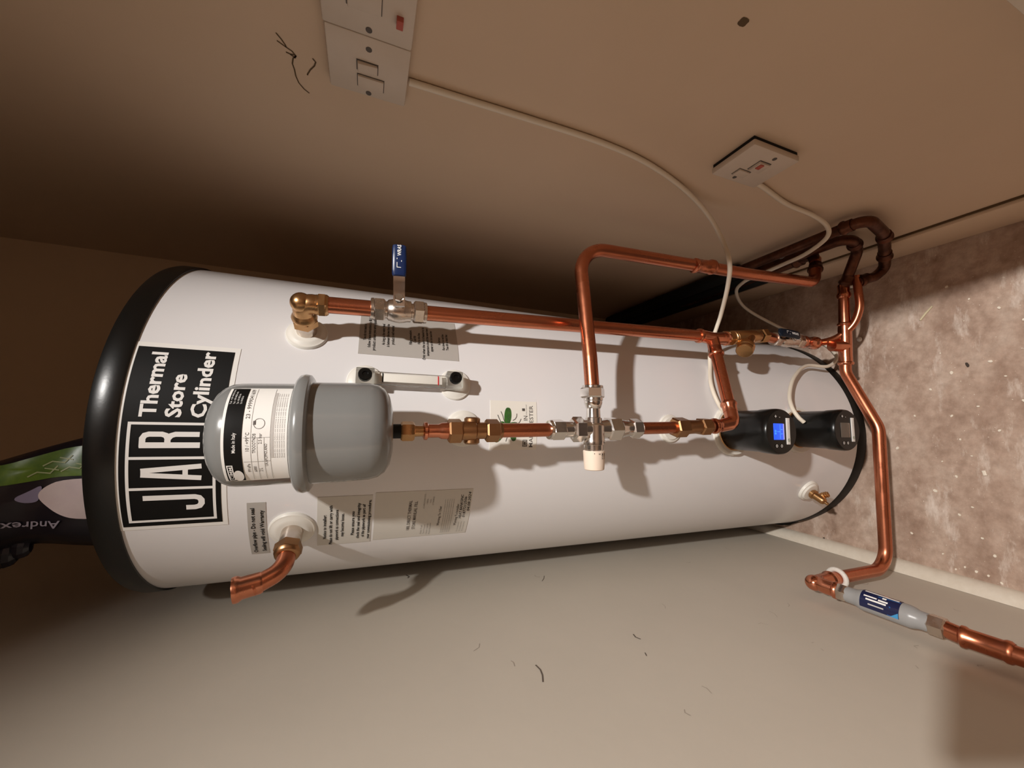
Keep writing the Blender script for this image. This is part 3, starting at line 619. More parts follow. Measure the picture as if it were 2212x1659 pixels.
def ball_valve(name, label, top, bot, lever_dir, lever_len, face, mt_sleeve, k=1.0, swap=False, pl=1.0):
    top, bot = V(top), V(bot); d = (bot - top); L = d.length; dn = d.normalized(); c = (top + bot)/2
    t = thing(name, label, 'valve', bot)
    nutgrp(t, top, top + dn*.0165*k, .0178*k, 'nickel', .25); nutgrp(t, bot - dn*.0165*k, bot, .0178*k, 'nickel', .1)
    obj('compression_ring', MB().lathe(top - dn*.004*k, dn, [(0, .0125*k), (.001*k, .0155*k), (.005*k, .0160*k)], 28), 'nickel', t)
    obj('compression_ring', MB().lathe(bot + dn*.004*k, -dn, [(0, .0125*k), (.001*k, .0155*k), (.005*k, .0160*k)], 28), 'nickel', t)
    Lb = L - .030*k
    obj('body', MB().lathe(top + dn*.015*k, dn, [(0, .0125*k), (.004*k, .0125*k), (.006*k, .0150*k), (Lb*.35, .0172*k), (Lb*.5, .0180*k), (Lb*.65, .0172*k), (Lb - .010*k, .0158*k), (Lb - .005*k, .0155*k), (Lb - .004*k, .0125*k), (Lb, .0125*k)], 32), 'nickel', t)
    fd = V(face).normalized(); sp = c + fd*.014*k
    obj('stem', MB().lathe(sp, fd, [(0, .0088*k), (.005*k, .0082*k), (.0055*k, .0062*k), (.011*k, .0060*k)], 20), 'nickel', t)
    obj('stem_nut', MB().hexnut(sp + fd*.0125*k, sp + fd*.0175*k, .0066*k, .2), 'chrome', t)
    ldn = V(lever_dir).normalized(); wv = fd.cross(ldn).normalized(); lp = sp + fd*.0115*k
    path = [lp - ldn*.010*k, lp + ldn*.011*k*pl, lp + ldn*.020*k*pl + fd*.005*k, lp + ldn*.034*k*pl + fd*.006*k]
    mb = MB(); vs2 = []; fs2 = []
    for i, p in enumerate(path):
        wd = (.0078, .0080, .0080, .0078)[i]*k
        vs2 += [p + wv*wd - fd*.0011, p - wv*wd - fd*.0011, p - wv*wd + fd*.0011, p + wv*wd + fd*.0011]
    for i in range(len(path) - 1):
        for q_ in range(4): fs2.append([4*i+q_, 4*i+(q_+1) % 4, 4*i+4+(q_+1) % 4, 4*i+4+q_])
    fs2 += [[0, 1, 2, 3], [4*len(path)-4+q_ for q_ in range(4)][::-1]]
    mb.add(vs2, fs2, True); lev = obj('lever', mb, 'chrome', t)
    s0 = path[-1] - ldn*.006*k; s1 = s0 + ldn*lever_len - fd*.002
    mb = MB(); n_ = 14; vs2 = []; fs2 = []; sg = 16
    for i in range(n_ + 1):
        u = i / n_; p = s0.lerp(s1, u) + fd*(.002*math.sin(math.pi*u)); e = 1.0 if .06 < u < .9 else (.88 if u <= .06 else math.sqrt(max(.02, 1 - ((u - .9)/.1)**2)))
        for q_ in range(sg):
            a = 2*math.pi*q_/sg; ca, sa = math.cos(a), math.sin(a)
            vs2.append(p + wv*(.0098*k*e*math.copysign(abs(ca)**.6, ca)) + fd*(.0042*k*e*math.copysign(abs(sa)**.7, sa)))
    for i in range(n_):
        for q_ in range(sg): fs2.append([i*sg+q_, i*sg+(q_+1) % sg, (i+1)*sg+(q_+1) % sg, (i+1)*sg+q_])
    fs2 += [list(range(sg))[::-1], [n_*sg+q_ for q_ in range(sg)]]
    mb.add(vs2, fs2); sl_ = obj('lever_sleeve', mb, mt_sleeve, lev)
    mb = MB(); ln = (s1 - s0).length; rd = -1 if swap else 1
    up = wv if not swap else -wv
    def lf(s, tt, h): return s0.lerp(s1, .5) + ldn*(s*rd) + up*tt + fd*(.0042*k + .0021 + h)
    mb.text(lf, 'WRAS', .002, -.0024, .0052, ln*.34, .02, hh=.0003)
    mb.ribbon(lf, [(-.014, -.0024), (-.014, .0030), (-.007, .0030)], .0008, .0003); mb.ribbon(lf, [(-.006, -.0030), (-.004, -.0030)], .0008, .0003); mb.ribbon(lf, [(-.003, .003), (-.001, .003)], .0008, .0003)
    obj('printed_mark', mb, 'print_white', sl_)
    return t
ball_valve('lever_valve', 'nickel ball valve with bright blue lever sticking out to the right wall', rp(1.1945), rp(1.1215), (1, -.12, .05), .046, (.42, -.9, .10), 'blue_sleeve')
mb = MB(); mb.tube([rp(1.128), rp(.85), rp(.556)], .0116, 24)
obj('copper_pipe', mb, 'copper', None, 'long vertical copper riser from blue lever valve down to tee', 'pipe', 'copper pipes')

tee = thing('copper_tee', 'copper tee joining the long riser and the sloping pipe', 'pipe fitting', TEE - Vector((0, 0, .03)))
mb = MB(); mb.tube([rp(.562), TEE, TEE + Vector((.003, 0, -.034))], .0128, 28); obj('run', mb, 'copper_bright', tee)
mb = MB(); mb.tube([TEE, TEE - ld_*.032], .0124, 28); obj('branch', mb, 'copper_bright', tee)
mb = MB(); bead_sock(mb, rp(.556), (-.03, 0, 1), .0128, .018); obj('socket_bead', mb, 'copper_bright', tee)
mb = MB(); bead_sock(mb, TEE - ld_*.024, -ld_, .0124, .020); obj('socket_bead', mb, 'copper_bright', tee)
mb = MB(); bead_sock(mb, TEE + Vector((.0025, 0, -.024)), (.08, 0, -1), .0128, .018); obj('socket_bead', mb, 'copper_bright', tee)

# strainer, lower valve
S0 = Vector((.1800, .582, .4980)); S1 = Vector((.1975, .582, .3770)); sdn = (S1 - S0).normalized()
st = thing('strainer', 'brass Y strainer below the copper tee with capped side branch', 'strainer', S1)
nutgrp(st, S0, S0 + sdn*.018, .0165, 'brass', .3)
obj('body', MB().lathe(S0 + sdn*.016, sdn, [(0, .0125), (.006, .0135), (.008, .0150), (.060, .0155), (.078, .0145), (.084, .0125)], 28), 'brass', st)
for off_ in (.019, .024): obj('thread_ring', MB().lathe(S0 + sdn*off_, sdn, [(0, .0140), (.001, .0152), (.003, .0152), (.004, .0140)], 28), 'brass', st)
bs = S0 + sdn*.070; bd = (Vector((.1430, .5580, .4770)) - bs).normalized()
obj('side_branch', MB().lathe(bs, bd, [(0, .0140), (.040, .0140)], 28), 'brass', st)
obj('cap', MB().lathe(bs + bd*.036, bd, [(0, .0150), (.002, .0172), (.010, .0172), (.012, .0158), (.014, .0165), (.020, .0165), (.022, .0150), (.0225, .002)], 28), 'brass', st)
nutgrp(st, S1 - sdn*.018, S1, .0165, 'brass', .1)
L0 = S1 + sdn*.030; L0.x = .1935; L1 = Vector((.1955, .582, .262))
mb = MB(); mb.tube([S1 - sdn*.004, L0 + Vector((0, 0, -.004))], .0112, 24)
obj('copper_pipe', mb, 'copper', None, 'stubby copper pipe between Y strainer and dark lever valve', 'pipe', 'copper pipes')
ball_valve('lever_valve', 'nickel ball valve with dark navy lever folded along it near floor', L0, L1, (.03, -.02, 1), .064, (.15, -1, .03), 'dark_blue_sleeve', .92, True, .35)
cp = thing('copper_coupling', 'copper coupling under the dark lever valve', 'pipe fitting', (.198, .582, .19))
mb = MB(); mb.lathe(L1 + Vector((0, 0, .004)), (.02, -.02, -1), [(0, .0128), (.010, .0146), (.018, .0146), (.021, .0126), (.046, .0126), (.049, .0150), (.058, .0150), (.061, .0130)], 28); obj('body', mb, 'copper_bright', cp)
thin = fillet([(.1975, .580, .206), (.2030, .574, .165), (.2420, .524, .150), (.3000, .516, .150), (.3420, .522, .150)], [.03, .05, .05])
mb = MB(); mb.tube(smooth([(.1965, .580, .214), (.2010, .573, .184), (.2120, .556, .164), (.2370, .533, .152), (.2720, .520, .150), (.3100, .520, .150), (.3500, .523, .150)], 8), .0080, 20)
obj('copper_pipe', mb, 'copper', None, 'thin curved copper pipe sweeping to the right wall near floor', 'pipe', 'copper pipes')

# ------------------------------------------------------------------ pipe across the floor, in front of the cylinder
BT = Vector((.1880, .5480, .155))
bt = thing('copper_tee', 'copper tee on the low pipe beside the cylinder base', 'pipe fitting', BT - Vector((0, 0, .014)))
mb = MB(); mb.tube([BT + Vector((.046, 0, 0)), BT + Vector((-.034, .002, 0))], .0132, 28); obj('run', mb, 'copper_bright', bt)
mb = MB(); mb.tube([BT, BT + Vector((0, .010, .034))], .0128, 24); obj('branch', mb, 'copper_bright', bt)
mb = MB(); bead_sock(mb, BT + Vector((-.026, .0015, 0)), (-1, .02, 0), .0132, .018); obj('socket_bead', mb, 'copper_bright', bt)
mb = MB(); bead_sock(mb, BT + Vector((.040, 0, 0)), (1, 0, 0), .0124, .016); obj('socket_bead', mb, 'copper_bright', bt)
mb = MB(); mb.tube([BT + Vector((.045, 0, 0)), Vector((.310, .5465, .155))], [.0118, .0104], 24)
obj('copper_pipe', mb, 'copper_bright', None, 'bright horizontal copper pipe right of the low tee', 'pipe', 'copper pipes')
pc = thing('pipe_coupling', 'copper coupling where the bright low pipe meets the dark pipes', 'pipe fitting', (.32, .5465, .142))
mb = MB(); bead_sock(mb, Vector((.335, .546, .155)), (-1, .01, 0), .0116, .032); obj('body', mb, 'copper_bright', pc)
low = fillet([(.165, .549, .155), (.128, .5520, .155), (.000, .4960, .155), (-.2940, .4970, .155), (-.2940, .4980, .362)], [.045, .06, .045], 12)
mb = MB(); mb.tube(low, .0114, 28)
obj('copper_pipe', mb, 'copper', None, 'long bent copper pipe crossing in front of the cylinder base to left wall', 'pipe', 'copper pipes')
# clip, elbow, inhibitor, tail pipe along the left wall
pk = thing('pipe_clip', 'white plastic pipe clip holding the copper pipe to the left wall', 'pipe clip', (-.31, .50, .30))
mb = MB(); ring = [Vector((-.2940 + .0155*math.cos(a), .4980 + .0155*math.sin(a), .318)) for a in [R_(195 + i*16) for i in range(22)]]
mb.tube(ring, .0045, 10); obj('ring', mb, 'silicone', pk)
obj('base', MB().bb((XL, .486, .309), (-.305, .510, .327), .002), 'silicone', pk)
le = thing('copper_elbow', 'copper elbow turning along the left wall above the pipe clip', 'pipe fitting', (-.294, .49, .36))
EL = Vector((-.2945, .4970, .3860)); IH = Vector((-.2960, .4480, .3900)); idn = Vector((-.001, -.198, -.016)).normalized()
mb = MB(); mb.tube(fillet([Vector((-.294, .498, .340)), EL, EL + idn*.034], .017), .0128, 28); mb.ball(EL + Vector((0, .001, .001)), .0140); obj('body', mb, 'copper_bright', le)
mb = MB(); bead_sock(mb, Vector((-.294, .498, .356)), (0, 0, -1), .0128, .020); obj('socket_bead', mb, 'copper_bright', le)
mb = MB(); bead_sock(mb, EL + idn*.020, idn, .0128, .018); obj('socket_bead', mb, 'copper_bright', le)
ih = thing('scale_inhibitor', 'grey tubular in-line scale inhibitor with blue label on left wall', 'scale inhibitor', (-.296, .40, .37))
i0 = EL + idn*.036
obj('nut', MB().hexnut(i0, i0 + idn*.016, .0150, .2), 'nickel', ih)
obj('body', MB().lathe(i0 + idn*.014, idn, [(0, .0132), (.010, .0134), (.016, .0142), (.021, .0165), (.024, .0170), (.082, .0172), (.086, .0165), (.092, .0142), (.097, .0136), (.104, .0136)], 40), 'inhibitor_grey', ih)
i1 = i0 + idn*.116
obj('nut', MB().hexnut(i1, i1 + idn*.020, .0158, .4), 'nickel', ih)
ib = i0 + idn*.014; ix = Vector((0, 0, 1)); ix = (ix - idn*ix.dot(idn)).normalized(); iy = Vector((1, 0, 0)); iy = (iy - idn*iy.dot(idn)).normalized()
def inh(s, t, h):                                        # s along the tube, t around it (0 = towards the room, + = up)
    a = (.0195 - t) / .0172; r = .01735 + h; return ib + idn*s + iy*(math.cos(a)*r) + ix*(math.sin(a)*r)
la = obj('label', MB().slab(inh, .0245, .0740, -.0125, .0235, -.0002, .0004, 2, 14), 'label_navy', ih, label='navy label with sky blue flash')
mb = MB(); mb.poly(inh, [(.0735, .015), (.0735, -.012), (.060, -.012), (.046, .012)], .0007); obj('blue_flash', mb, 'label_blue', la)
mb = MB(); mb.poly(inh, [(.0735, -.004), (.0735, -.0122), (.0635, -.0122)], .0009); obj('sky_flash', mb, 'label_sky', la)
mb = MB(); mb.ribbon(inh, [(.028, .0165), (.071, .0165)], .0030, .0008); mb.ribbon(inh, [(.029, .0065), (.046, .0065)], .0022, .0009); mb.ribbon(inh, [(.048, .0055), (.0600, .0055)], .0026, .0010); mb.ribbon(inh, [(.0325, .0018), (.0585, .0018)], .0024, .0010); mb.poly(inh, [(.052, .0125), (.057, .0125), (.057, .0095), (.052, .0095)], .0010)
obj('print_bars', mb, 'print_white', la)
mb = MB(); mb.ribbon(inh, [(.036, -.0050), (.056, -.0050)], .0018, .0010); obj('print_bar', mb, 'ink_pale', la)
t0 = i1 + idn*.016; tail = [t0, Vector((-.2965, .300, .3735)), Vector((-.296, .245, .368)), Vector((-.292, .190, .355)), Vector((-.285, .12, .335))]
mb = MB(); mb.tube(smooth(tail, 8), .0122, 28)
obj('copper_pipe', mb, 'copper', None, 'copper pipe leaving the grey inhibitor along left wall out of frame', 'pipe', 'copper pipes')
tcp = thing('copper_coupling', 'copper coupling with raised bead on the pipe past the grey inhibitor', 'pipe fitting', (-.2965, .29, .36))
cdir = (tail[2] - tail[1]).normalized()
mb = MB(); mb.lathe(Vector((-.2965, .312, .3742)), cdir, [(0, .0126), (.002, .0150), (.006, .0152), (.009, .0134), (.040, .0134), (.043, .0150), (.047, .0150), (.050, .0128)], 28); obj('body', mb, 'copper', tcp)

# ------------------------------------------------------------------ pipe from the mixing valve to the right wall
HC = Vector((.3000, .5560, .8680))
hp = fillet([bp0 + Vector((.014, .001, 0)), Vector((.100, .518, .868)), HC, Vector((.3100, .5440, .470)), Vector((.3215, .5400, .270)), Vector((.3880, .5560, .236))], [.05, .055, .2, .035], 14)
mb = MB(); mb.tube(hp, .0114, 28)
obj('copper_pipe', mb, 'copper', None, 'copper pipe arching from the chrome mixing valve down beside right wall', 'pipe', 'copper pipes')
hcp = thing('copper_coupling', 'copper coupling on the arched pipe beside the right wall', 'pipe fitting', (.305, .545, .555))
mb = MB(); mb.lathe(Vector((.3048, .5472, .618)), (.0125, -.015, -.2), [(0, .0118), (.002, .0142), (.006, .0142), (.008, .0128), (.036, .0128), (.039, .0146), (.046, .0146), (.050, .0120)], 28); obj('body', mb, 'copper', hcp)
# dark old pipes by the right wall
def oldpipe(label, pts, rad, r=.0108, beads=()):
    t = thing('old_copper_pipe', label, 'pipe', V(pts[0]) - Vector((0, 0, r)), 'tarnished pipes by the right wall')
    obj('pipe', MB().tube(fillet(pts, rad), r, 20), 'copper_old', t)
    for p, d in beads: obj('socket_bead', bead_sock(MB(), V(p), V(d), r + .0016, .020), 'copper_old', t)
    return t
oldpipe('tarnished copper return bend at the foot of the arched pipe', [(.378, .5535, .241), (.4020, .5600, .238), (.4030, .60, .224), (.4000, 1.25, .188)], [.014, .02], .0112, [((.372, .552, .243), (-1, -.2, .5)), ((.4025, .590, .2245), (0, 1, 0))])
oldpipe('tarnished copper pipe with elbow nearer the viewer by right wall', [(.402, 1.25, .292), (.4040, .4200, .306), (.4010, .4370, .222), (.3960, .4680, .150), (.3700, .4980, .088), (.3500, .5080, .108), (.3360, .521, .150)], [.020, .05, .03, .012, .02], .0108, [((.404, .445, .306), (0, 1, 0)), ((.4005, .4400, .212), (-.06, .35, -.9)), ((.3900, .475, .135), (-.3, .4, -.8)), ((.345, .512, .128), (-.4, .4, .8))])
oldpipe('tarnished copper pipe with elbow between the two others by right wall', [(.402, 1.25, .235), (.4030, .4740, .256), (.4000, .5060, .172), (.3300, .5455, .155)], [.022, .02], .0108, [((.4020, .488, .222), (-.03, .3, -.9)), ((.352, .531, .160), (-.85, .5, -.1))])
for zz, rr, lb in ((.297, .018, 'upper black foam lagging sleeve on the pipes behind the cylinder'), (.243, .018, 'middle black foam lagging sleeve on the pipes behind the cylinder'), (.196, .018, 'lowest black foam lagging sleeve on the pipes behind the cylinder')):
    obj('pipe_lagging', MB().lathe((.4035, .70, zz), (0, 1, 0), [(0, .0115), (0, rr*.93), (.003, rr), (.58, rr), (.585, .0115)], 20), 'black_rubber', None, lb, 'pipe lagging', 'pipe lagging')
for (x, y, z), lb in (((.414, .615, .262), 'small white pipe clip on the right wall skirting'), ((.372, .605, .012), 'small white clip lying on the dark floor')):
    t = thing('wall_clip', lb, 'clip', (x, y, z - .006))
    obj('body', MB().ball((x, y, z), .007, .8, 1.3, .8, 14, 8), 'white_plastic', t); obj('screw', MB().lathe((x - .006, y, z), (-1, 0, 0), [(0, .002), (.001, .002)], 10), 'ink_brown', t)

# ------------------------------------------------------------------ overflow elbow on the left
oe = thing('overflow_elbow', 'copper overflow elbow opening upwards on the left of the cylinder', 'pipe fitting', (-.18, .60, 1.26))
nL = TN(-31.6); bL = TS(-31.6, 1.284)
obj('steel_stub', MB().lathe(bL - nL*.004, nL, [(0, .0140), (.034, .0140)], 28), 'nickel', oe)
nutgrp(oe, bL + nL*.028, bL + nL*.043, .0176, 'brass_dull', .2)
obj('nut_ring', MB().lathe(bL + nL*.042, nL, [(0, .0165), (.004, .0150), (.006, .0122)], 28), 'brass_dull', oe)
ec = bL + nL*.066 + Vector((-.002, 0, .002)); en = Vector((-.2140, .5660, 1.3330))
mb = MB(); mb.tube(fillet([bL + nL*.042, ec + Vector((0, 0, -.002)), en + Vector((.001, 0, -.018))], .026, 12), .0112, 24); obj('bend', mb, 'copper', oe)
ed = (en - ec).normalized(); ed = (ed*.6 + Vector((0, 0, .5))).normalized()
sock0 = en - ed*.030
ri = [(0, .0115), (.003, .0128), (.022, .0130), (.025, .0150), (.028, .0156), (.031, .0150), (.031, .0118), (.010, .0115)]
obj('open_socket', MB().lathe(sock0, ed, ri, 32, False), 'copper_bright', oe)

# ------------------------------------------------------------------ sight gauge
sg_ = thing('level_gauge', 'clear acrylic water level gauge between two white collars', 'level gauge', TS(14.8, 1.045))
def gp(ang, z, h): return TS(ang, z, h)
for z_, an in ((1.2000, 14.5), (1.0705, 15.1)):
    n_ = TN(an); t_ = TT(an); c_ = TS(an, z_, .016)
    bk = obj('end_block', MB().box(c_, t_*.0122, n_*.0135, (0, 0, .0125), .0015), 'acrylic', sg_)
    obj('black_plug', MB().lathe(TS(an, z_, .0285), n_, [(0, .0093), (.0065, .0093), (.0075, .0083), (.0075, .004), (.006, .0035), (.006, .0005)], 28), 'black_plastic', bk)
n_ = TN(14.8); t_ = TT(14.8)
obj('backing_strip', MB().box(TS(14.8, 1.1352, .0190), t_*.0062, n_*.0008, (0, 0, .046), .0003), 'white_plastic', sg_)
obj('clear_bar', MB().box(TS(14.8, 1.1352, .0140), t_*.0100, n_*.0040, (0, 0, .0530), .001), 'acrylic', sg_)
for z_, mm in ((1.0950, 'red_mark'), (1.1760, 'ink')): obj('level_line', MB().box(TS(14.8, z_, .0199), t_*.0072, n_*.0004, (0, 0, .0008)), mm, sg_)

# ------------------------------------------------------------------ immersion heater heads
def heater(label, cz, ang, lit, y1):
    n_ = Vector((math.sin(R_(ang))*.3, -1, .0)).normalized(); p0 = TS(ang, cz, .002); L = (p0.y - y1)
    t = thing('immersion_heater', label, 'heater', p0 - Vector((0, 0, .045)))
    obj('brass_flange', MB().lathe(p0, n_, [(0, .0425), (.0065, .0425), (.0080, .0410)], 48), 'brass', t)
    obj('body', MB().lathe(p0 + n_*.0075, n_, [(0, .0385), (.002, .0400), (L*.55, .0405), (L*.60, .0418), (L*.80, .0428), (L - .016, .0428), (L - .010, .0418), (L - .0078, .0400), (L - .0075, .030), (L - .0075, .001)], 64), 'black_plastic', t)
    fc = p0 + n_*(L + .0002); up = Vector((0, 0, 1)); rt = up.cross(n_)*1.0
    if rt.x < 0: rt = -rt
    def fn(s, tt, h): return fc + rt*s + up*tt + n_*h
    scr = obj('display', MB().box(fn(0, .0095, .0002), rt*.0150, n_*.0008, up*.0125, .0006), 'screen_blue' if lit else 'screen_off', t, label='lit blue display' if lit else 'dark blank display')
    if lit:
        mb = MB(); mb.text(fn, '50', -.0055, .0165, .0042, .0085, .01, hh=.0013)
        for dx in (-.004, .004): mb.ribbon(fn, [(dx, -.0005), (dx, .0045)], .0007, .0013)
        mb.ribbon(fn, [(-.013, .0062), (.013, .0062)], .0007, .0013); mb.ribbon(fn, [(0, .0062), (0, .0145)], .0006, .0013)
        obj('digits', mb, 'screen_cyan', scr)
    obj('display_edge', MB().box(fn(0, -.0042, .0004), rt*.0146, n_*.0008, up*.0009), 'screen_edge' if lit else 'nickel', scr)
    lb = obj('maker_strip', MB().box(fn(.001, -.0165, .0004), rt*.0245, n_*.0006, up*.0048, .0004), 'sticker_white', t, label='white maker strip')
    mb = MB(); mb.text(fn, 'immersion', .0040, -.0178, .0026, .014, 0, hh=.0013); obj('printed_text', mb, 'ink_pale', lb)
    mb = MB(); mb.ribbon(fn, [(-.0155 + .0026*math.cos(a), -.0168 + .0026*math.sin(a)) for a in [i*.5 for i in range(13)]], .0007, .0013, closed=True, sub=.002); mb.ribbon(fn, [(-.0165, -.0180), (-.0145, -.0150)], .0007, .0013); obj('emblem', mb, 'bee_green', lb)
    mb = MB()
    mb.ribbon(fn, [(.0255, .0160), (.0305, .0160)], .0013, .0009); mb.ribbon(fn, [(.0280, .0135), (.0280, .0185)], .0013, .0009)
    obj('plus_mark', mb, 'print_white', t)
    for sx, tz in ((-.0262, .0160), (-.0262, .0030)):
        mb = MB(); mb.ribbon(fn, [(sx + .0021*math.cos(a), tz + .0021*math.sin(a)) for a in [i*.45 for i in range(14)]], .0011, .0009, closed=True, sub=.002); obj('ring_mark', mb, 'print_white', t)
    mb = MB(); mb.ribbon(fn, [(.0265, .0040), (.0265, .0075)], .0014, .0009); obj('indicator_mark', mb, 'ink_grey', t)
    return t
heater('black immersion heater head with lit blue display', .4740, 1.6, True, .4880)
heater('black immersion heater head with blank display, lowest on the cylinder', .2690, 2.6, False, .4930)

# drain cock
dc = thing('drain_cock', 'small brass drain cock low on the left of the cylinder', 'drain cock', TS(-29.5, .16, .01))
nD = TN(-29.5); bD = TS(-29.5, .180)
obj('stem', MB().lathe(bD, nD, [(0, .0085), (.012, .0085), (.0125, .0112), (.018, .0115), (.020, .0092), (.038, .0086), (.042, .0070), (.044, .0038), (.050, .0034)], 24), 'brass', dc)
od = (Vector((.70, -.25, -.75)) + nD*.6).normalized()
obj('hose_outlet', MB().lathe(bD + nD*.024, od, [(0, .0064), (.010, .0062), (.012, .0076), (.014, .0062), (.016, .0076), (.018, .0062), (.020, .0076), (.022, .0062), (.024, .0060)], 20), 'brass', dc)

# ------------------------------------------------------------------ cables
c1 = smooth([(.4215, .467, 1.168), (.4215, .466, 1.10), (.4215, .464, 1.00), (.4215, .464, .885), (.4210, .475, .787), (.4190, .504, .680), (.4050, .533, .592), (.3600, .532, .558), (.3030, .508, .570), (.2720, .538, .540), (.2370, .596, .491), (.2120, .617, .481), (.1700, .632, .484), (.1270, .632, .486), (.0840, .608, .511), (.0440, .592, .511), (.0200, .586, .494), (.014, .575, .478)], 8)
obj('white_cable', MB().tube(c1, .0042, 12), 'cable_white', None, 'white cable from the upper switch plate to the lit heater', 'cable', 'white cables')
c2 = smooth([(.4200, .440, .592), (.4210, .447, .556), (.4205, .465, .469), (.4170, .468, .388), (.4000, .464, .353), (.3820, .474, .340), (.3730, .526, .321), (.3720, .582, .311), (.3720, .646, .300), (.3680, .688, .300), (.3620, .740, .262), (.3480, .800, .150), (.2980, .772, .060), (.2540, .717, .010), (.2250, .672, .0060), (.1850, .636, .0300), (.1560, .628, .083), (.1520, .633, .160), (.1160, .612, .240), (.0720, .590, .292), (.0420, .572, .314), (.0200, .560, .314), (.0080, .553, .306)], 8)
obj('white_cable', MB().tube(c2, .0042, 12), 'cable_white', None, 'white cable looping from the lower spur plate to the blank heater', 'cable', 'white cables')

# ------------------------------------------------------------------ switch plates on the right wall
def plate(label, y0, y1, z0, z1, xf, gap, feats, group=None):
    t = thing('switch_plate', label, 'switch plate', (XR, (y0+y1)/2, z0), group)
    obj('back_box', MB().bb((xf + .006, y0 + .002, z0 + .002), (XR, y1 - .002, z1 - .002)), 'dark_gap' if gap else 'old_white_plastic', t)  # with gap set, box is painted black for the shade behind the plate
    obj('face', MB().bb((xf, y0, z0), (xf + (.0105 if gap else .0085), y1, z1), .0025), 'old_white_plastic', t)
    for kind, y, z, sy, sz in feats:
        if kind == 'screw': obj('screw', MB().lathe((xf + .001, y, z), (-1, 0, 0), [(0, .0034), (.0014, .0034), (.0016, .0028)], 14), 'ink_brown', t)
        elif kind == 'rocker':
            rk = obj('rocker', MB().box((xf - .001, y, z), (.0030, 0, .0006), (0, sy, 0), (-.0002*sz/.003, 0, sz), .0008), 'old_white_plastic', t)
            obj('rocker_frame', MB().bb((xf - .0006, y - sy - .0012, z - sz - .0012), (xf + .002, y + sy + .0012, z + sz + .0012)), 'ink_brown', rk)
        elif kind == 'red': obj('neon_window', MB().bb((xf - .0060, y - sy, z - sz), (xf + .001, y + sy, z + sz), .0006), 'neon_red', t)
        elif kind == 'fuse':
            fu = obj('fuse_holder', MB().bb((xf - .0030, y - sy, z - sz), (xf + .002, y + sy, z + sz), .001), 'old_white_plastic', t)
            obj('holder_frame', MB().bb((xf - .0005, y - sy - .0008, z - sz - .0008), (xf + .0015, y + sy + .0008, z + sz + .0008)), 'ink_brown', fu)
    return t
G = 'cream switch plates'
plate('cream switch plate beside the pencil scribble, feeding a cable', .4180, .5020, 1.1700, 1.2610, .414, False, [('screw', .433, 1.2155, 0, 0), ('screw', .496, 1.2155, 0, 0), ('rocker', .4570, 1.2170, .0060, .0110), ('fuse', .4790, 1.2130, .0085, .0150)], G)
plate('cream switch plate cut off at the edge of the picture', .3320, .4160, 1.1700, 1.2620, .412, False, [('screw', .4075, 1.2155, 0, 0), ('screw', .3440, 1.2155, 0, 0), ('rocker', .3740, 1.2200, .012, .016), ('red', .3850, 1.1850, .005, .0035)], G)
plate('cream fused spur plate with a red switch lower on right wall', .3680, .4440, .5860, .6840, .410, True, [('screw', .3790, .6270, 0, 0), ('screw', .4340, .6440, 0, 0), ('rocker', .4000, .6320, .0100, .0110), ('red', .3960, .6370, .0050, .0040), ('fuse', .4220, .6440, .0070, .0120)], G)

# ------------------------------------------------------------------ pack of paper rolls on top of the cylinder
pk = thing('toilet_roll_pack', 'dark plastic-wrapped toilet roll pack lying on top of the cylinder', 'toilet rolls', (-.12, .78, 1.507))
ZP = 1.507
def pfront(x, z):                                        # bulging front of the pack
    return .735 - .016*math.sin(math.pi*min(1, max(0, (x + .205)/.165)))**.7 + .003*math.sin(z*70 + x*30)
def edges(z):
    k = (z - 1.55)/.10; xl_ = -.196 + .006*math.sin(z*40); xr_ = -.030 - .040*max(0, k)
    return xl_, xr_
mb = MB(); NZ, NX = 22, 18; vs2 = []; fs2 = []
for side in (0, 1):
    for j in range(NZ + 1):
        z = ZP + (.255)*j/NZ; e0, e1 = edges(z)
        for i in range(NX + 1):
            x = e0 + (e1 - e0)*i/NX; yf = pfront(x, z); end = min(1, abs(math.sin(math.pi*i/NX))*2.2)
            vs2.append((x, yf + .02*(1 - end) if not side else yf + .02*(1 - end) + .002 + .13*end, z))
W_ = NX + 1; N_ = W_*(NZ + 1)
for sd_ in (0, N_):
    for j in range(NZ):
        for i in range(NX): fs2.append([sd_ + j*W_+i, sd_ + j*W_+i+1, sd_ + (j+1)*W_+i+1, sd_ + (j+1)*W_+i])
rim = list(range(W_)) + [j*W_+NX for j in range(1, NZ+1)] + [NZ*W_+i for i in range(NX-1, -1, -1)] + [j*W_ for j in range(NZ-1, 0, -1)]
for a_, b_ in zip(rim, rim[1:] + rim[:1]): fs2.append([a_, b_, b_+N_, a_+N_])
mb.add(vs2, fs2); obj('wrapper', mb, 'pack_navy', pk, ang=60)
def pf(s, t, h): return Vector((s, pfront(s, t) - h, t))
def patch(pts, h, nm, mt, par):
    """fan of rings so the patch follows the bulge"""
    mb = MB(); c = (sum(p[0] for p in pts)/len(pts), sum(p[1] for p in pts)/len(pts)); n_ = len(pts); K = 6; vs3 = [pf(*c, h)]; fs3 = []
    for k in range(1, K + 1):
        for p in pts: vs3.append(pf(c[0] + (p[0]-c[0])*k/K, c[1] + (p[1]-c[1])*k/K, h))
    for i in range(n_): fs3.append([0, 1+i, 1+(i+1) % n_])
    for k in range(K - 1):
        for i in range(n_): fs3.append([1+k*n_+i, 1+(k+1)*n_+i, 1+(k+1)*n_+(i+1) % n_, 1+k*n_+(i+1) % n_])
    mb.add(vs3, fs3); return obj(nm, mb, mt, par, ang=60)
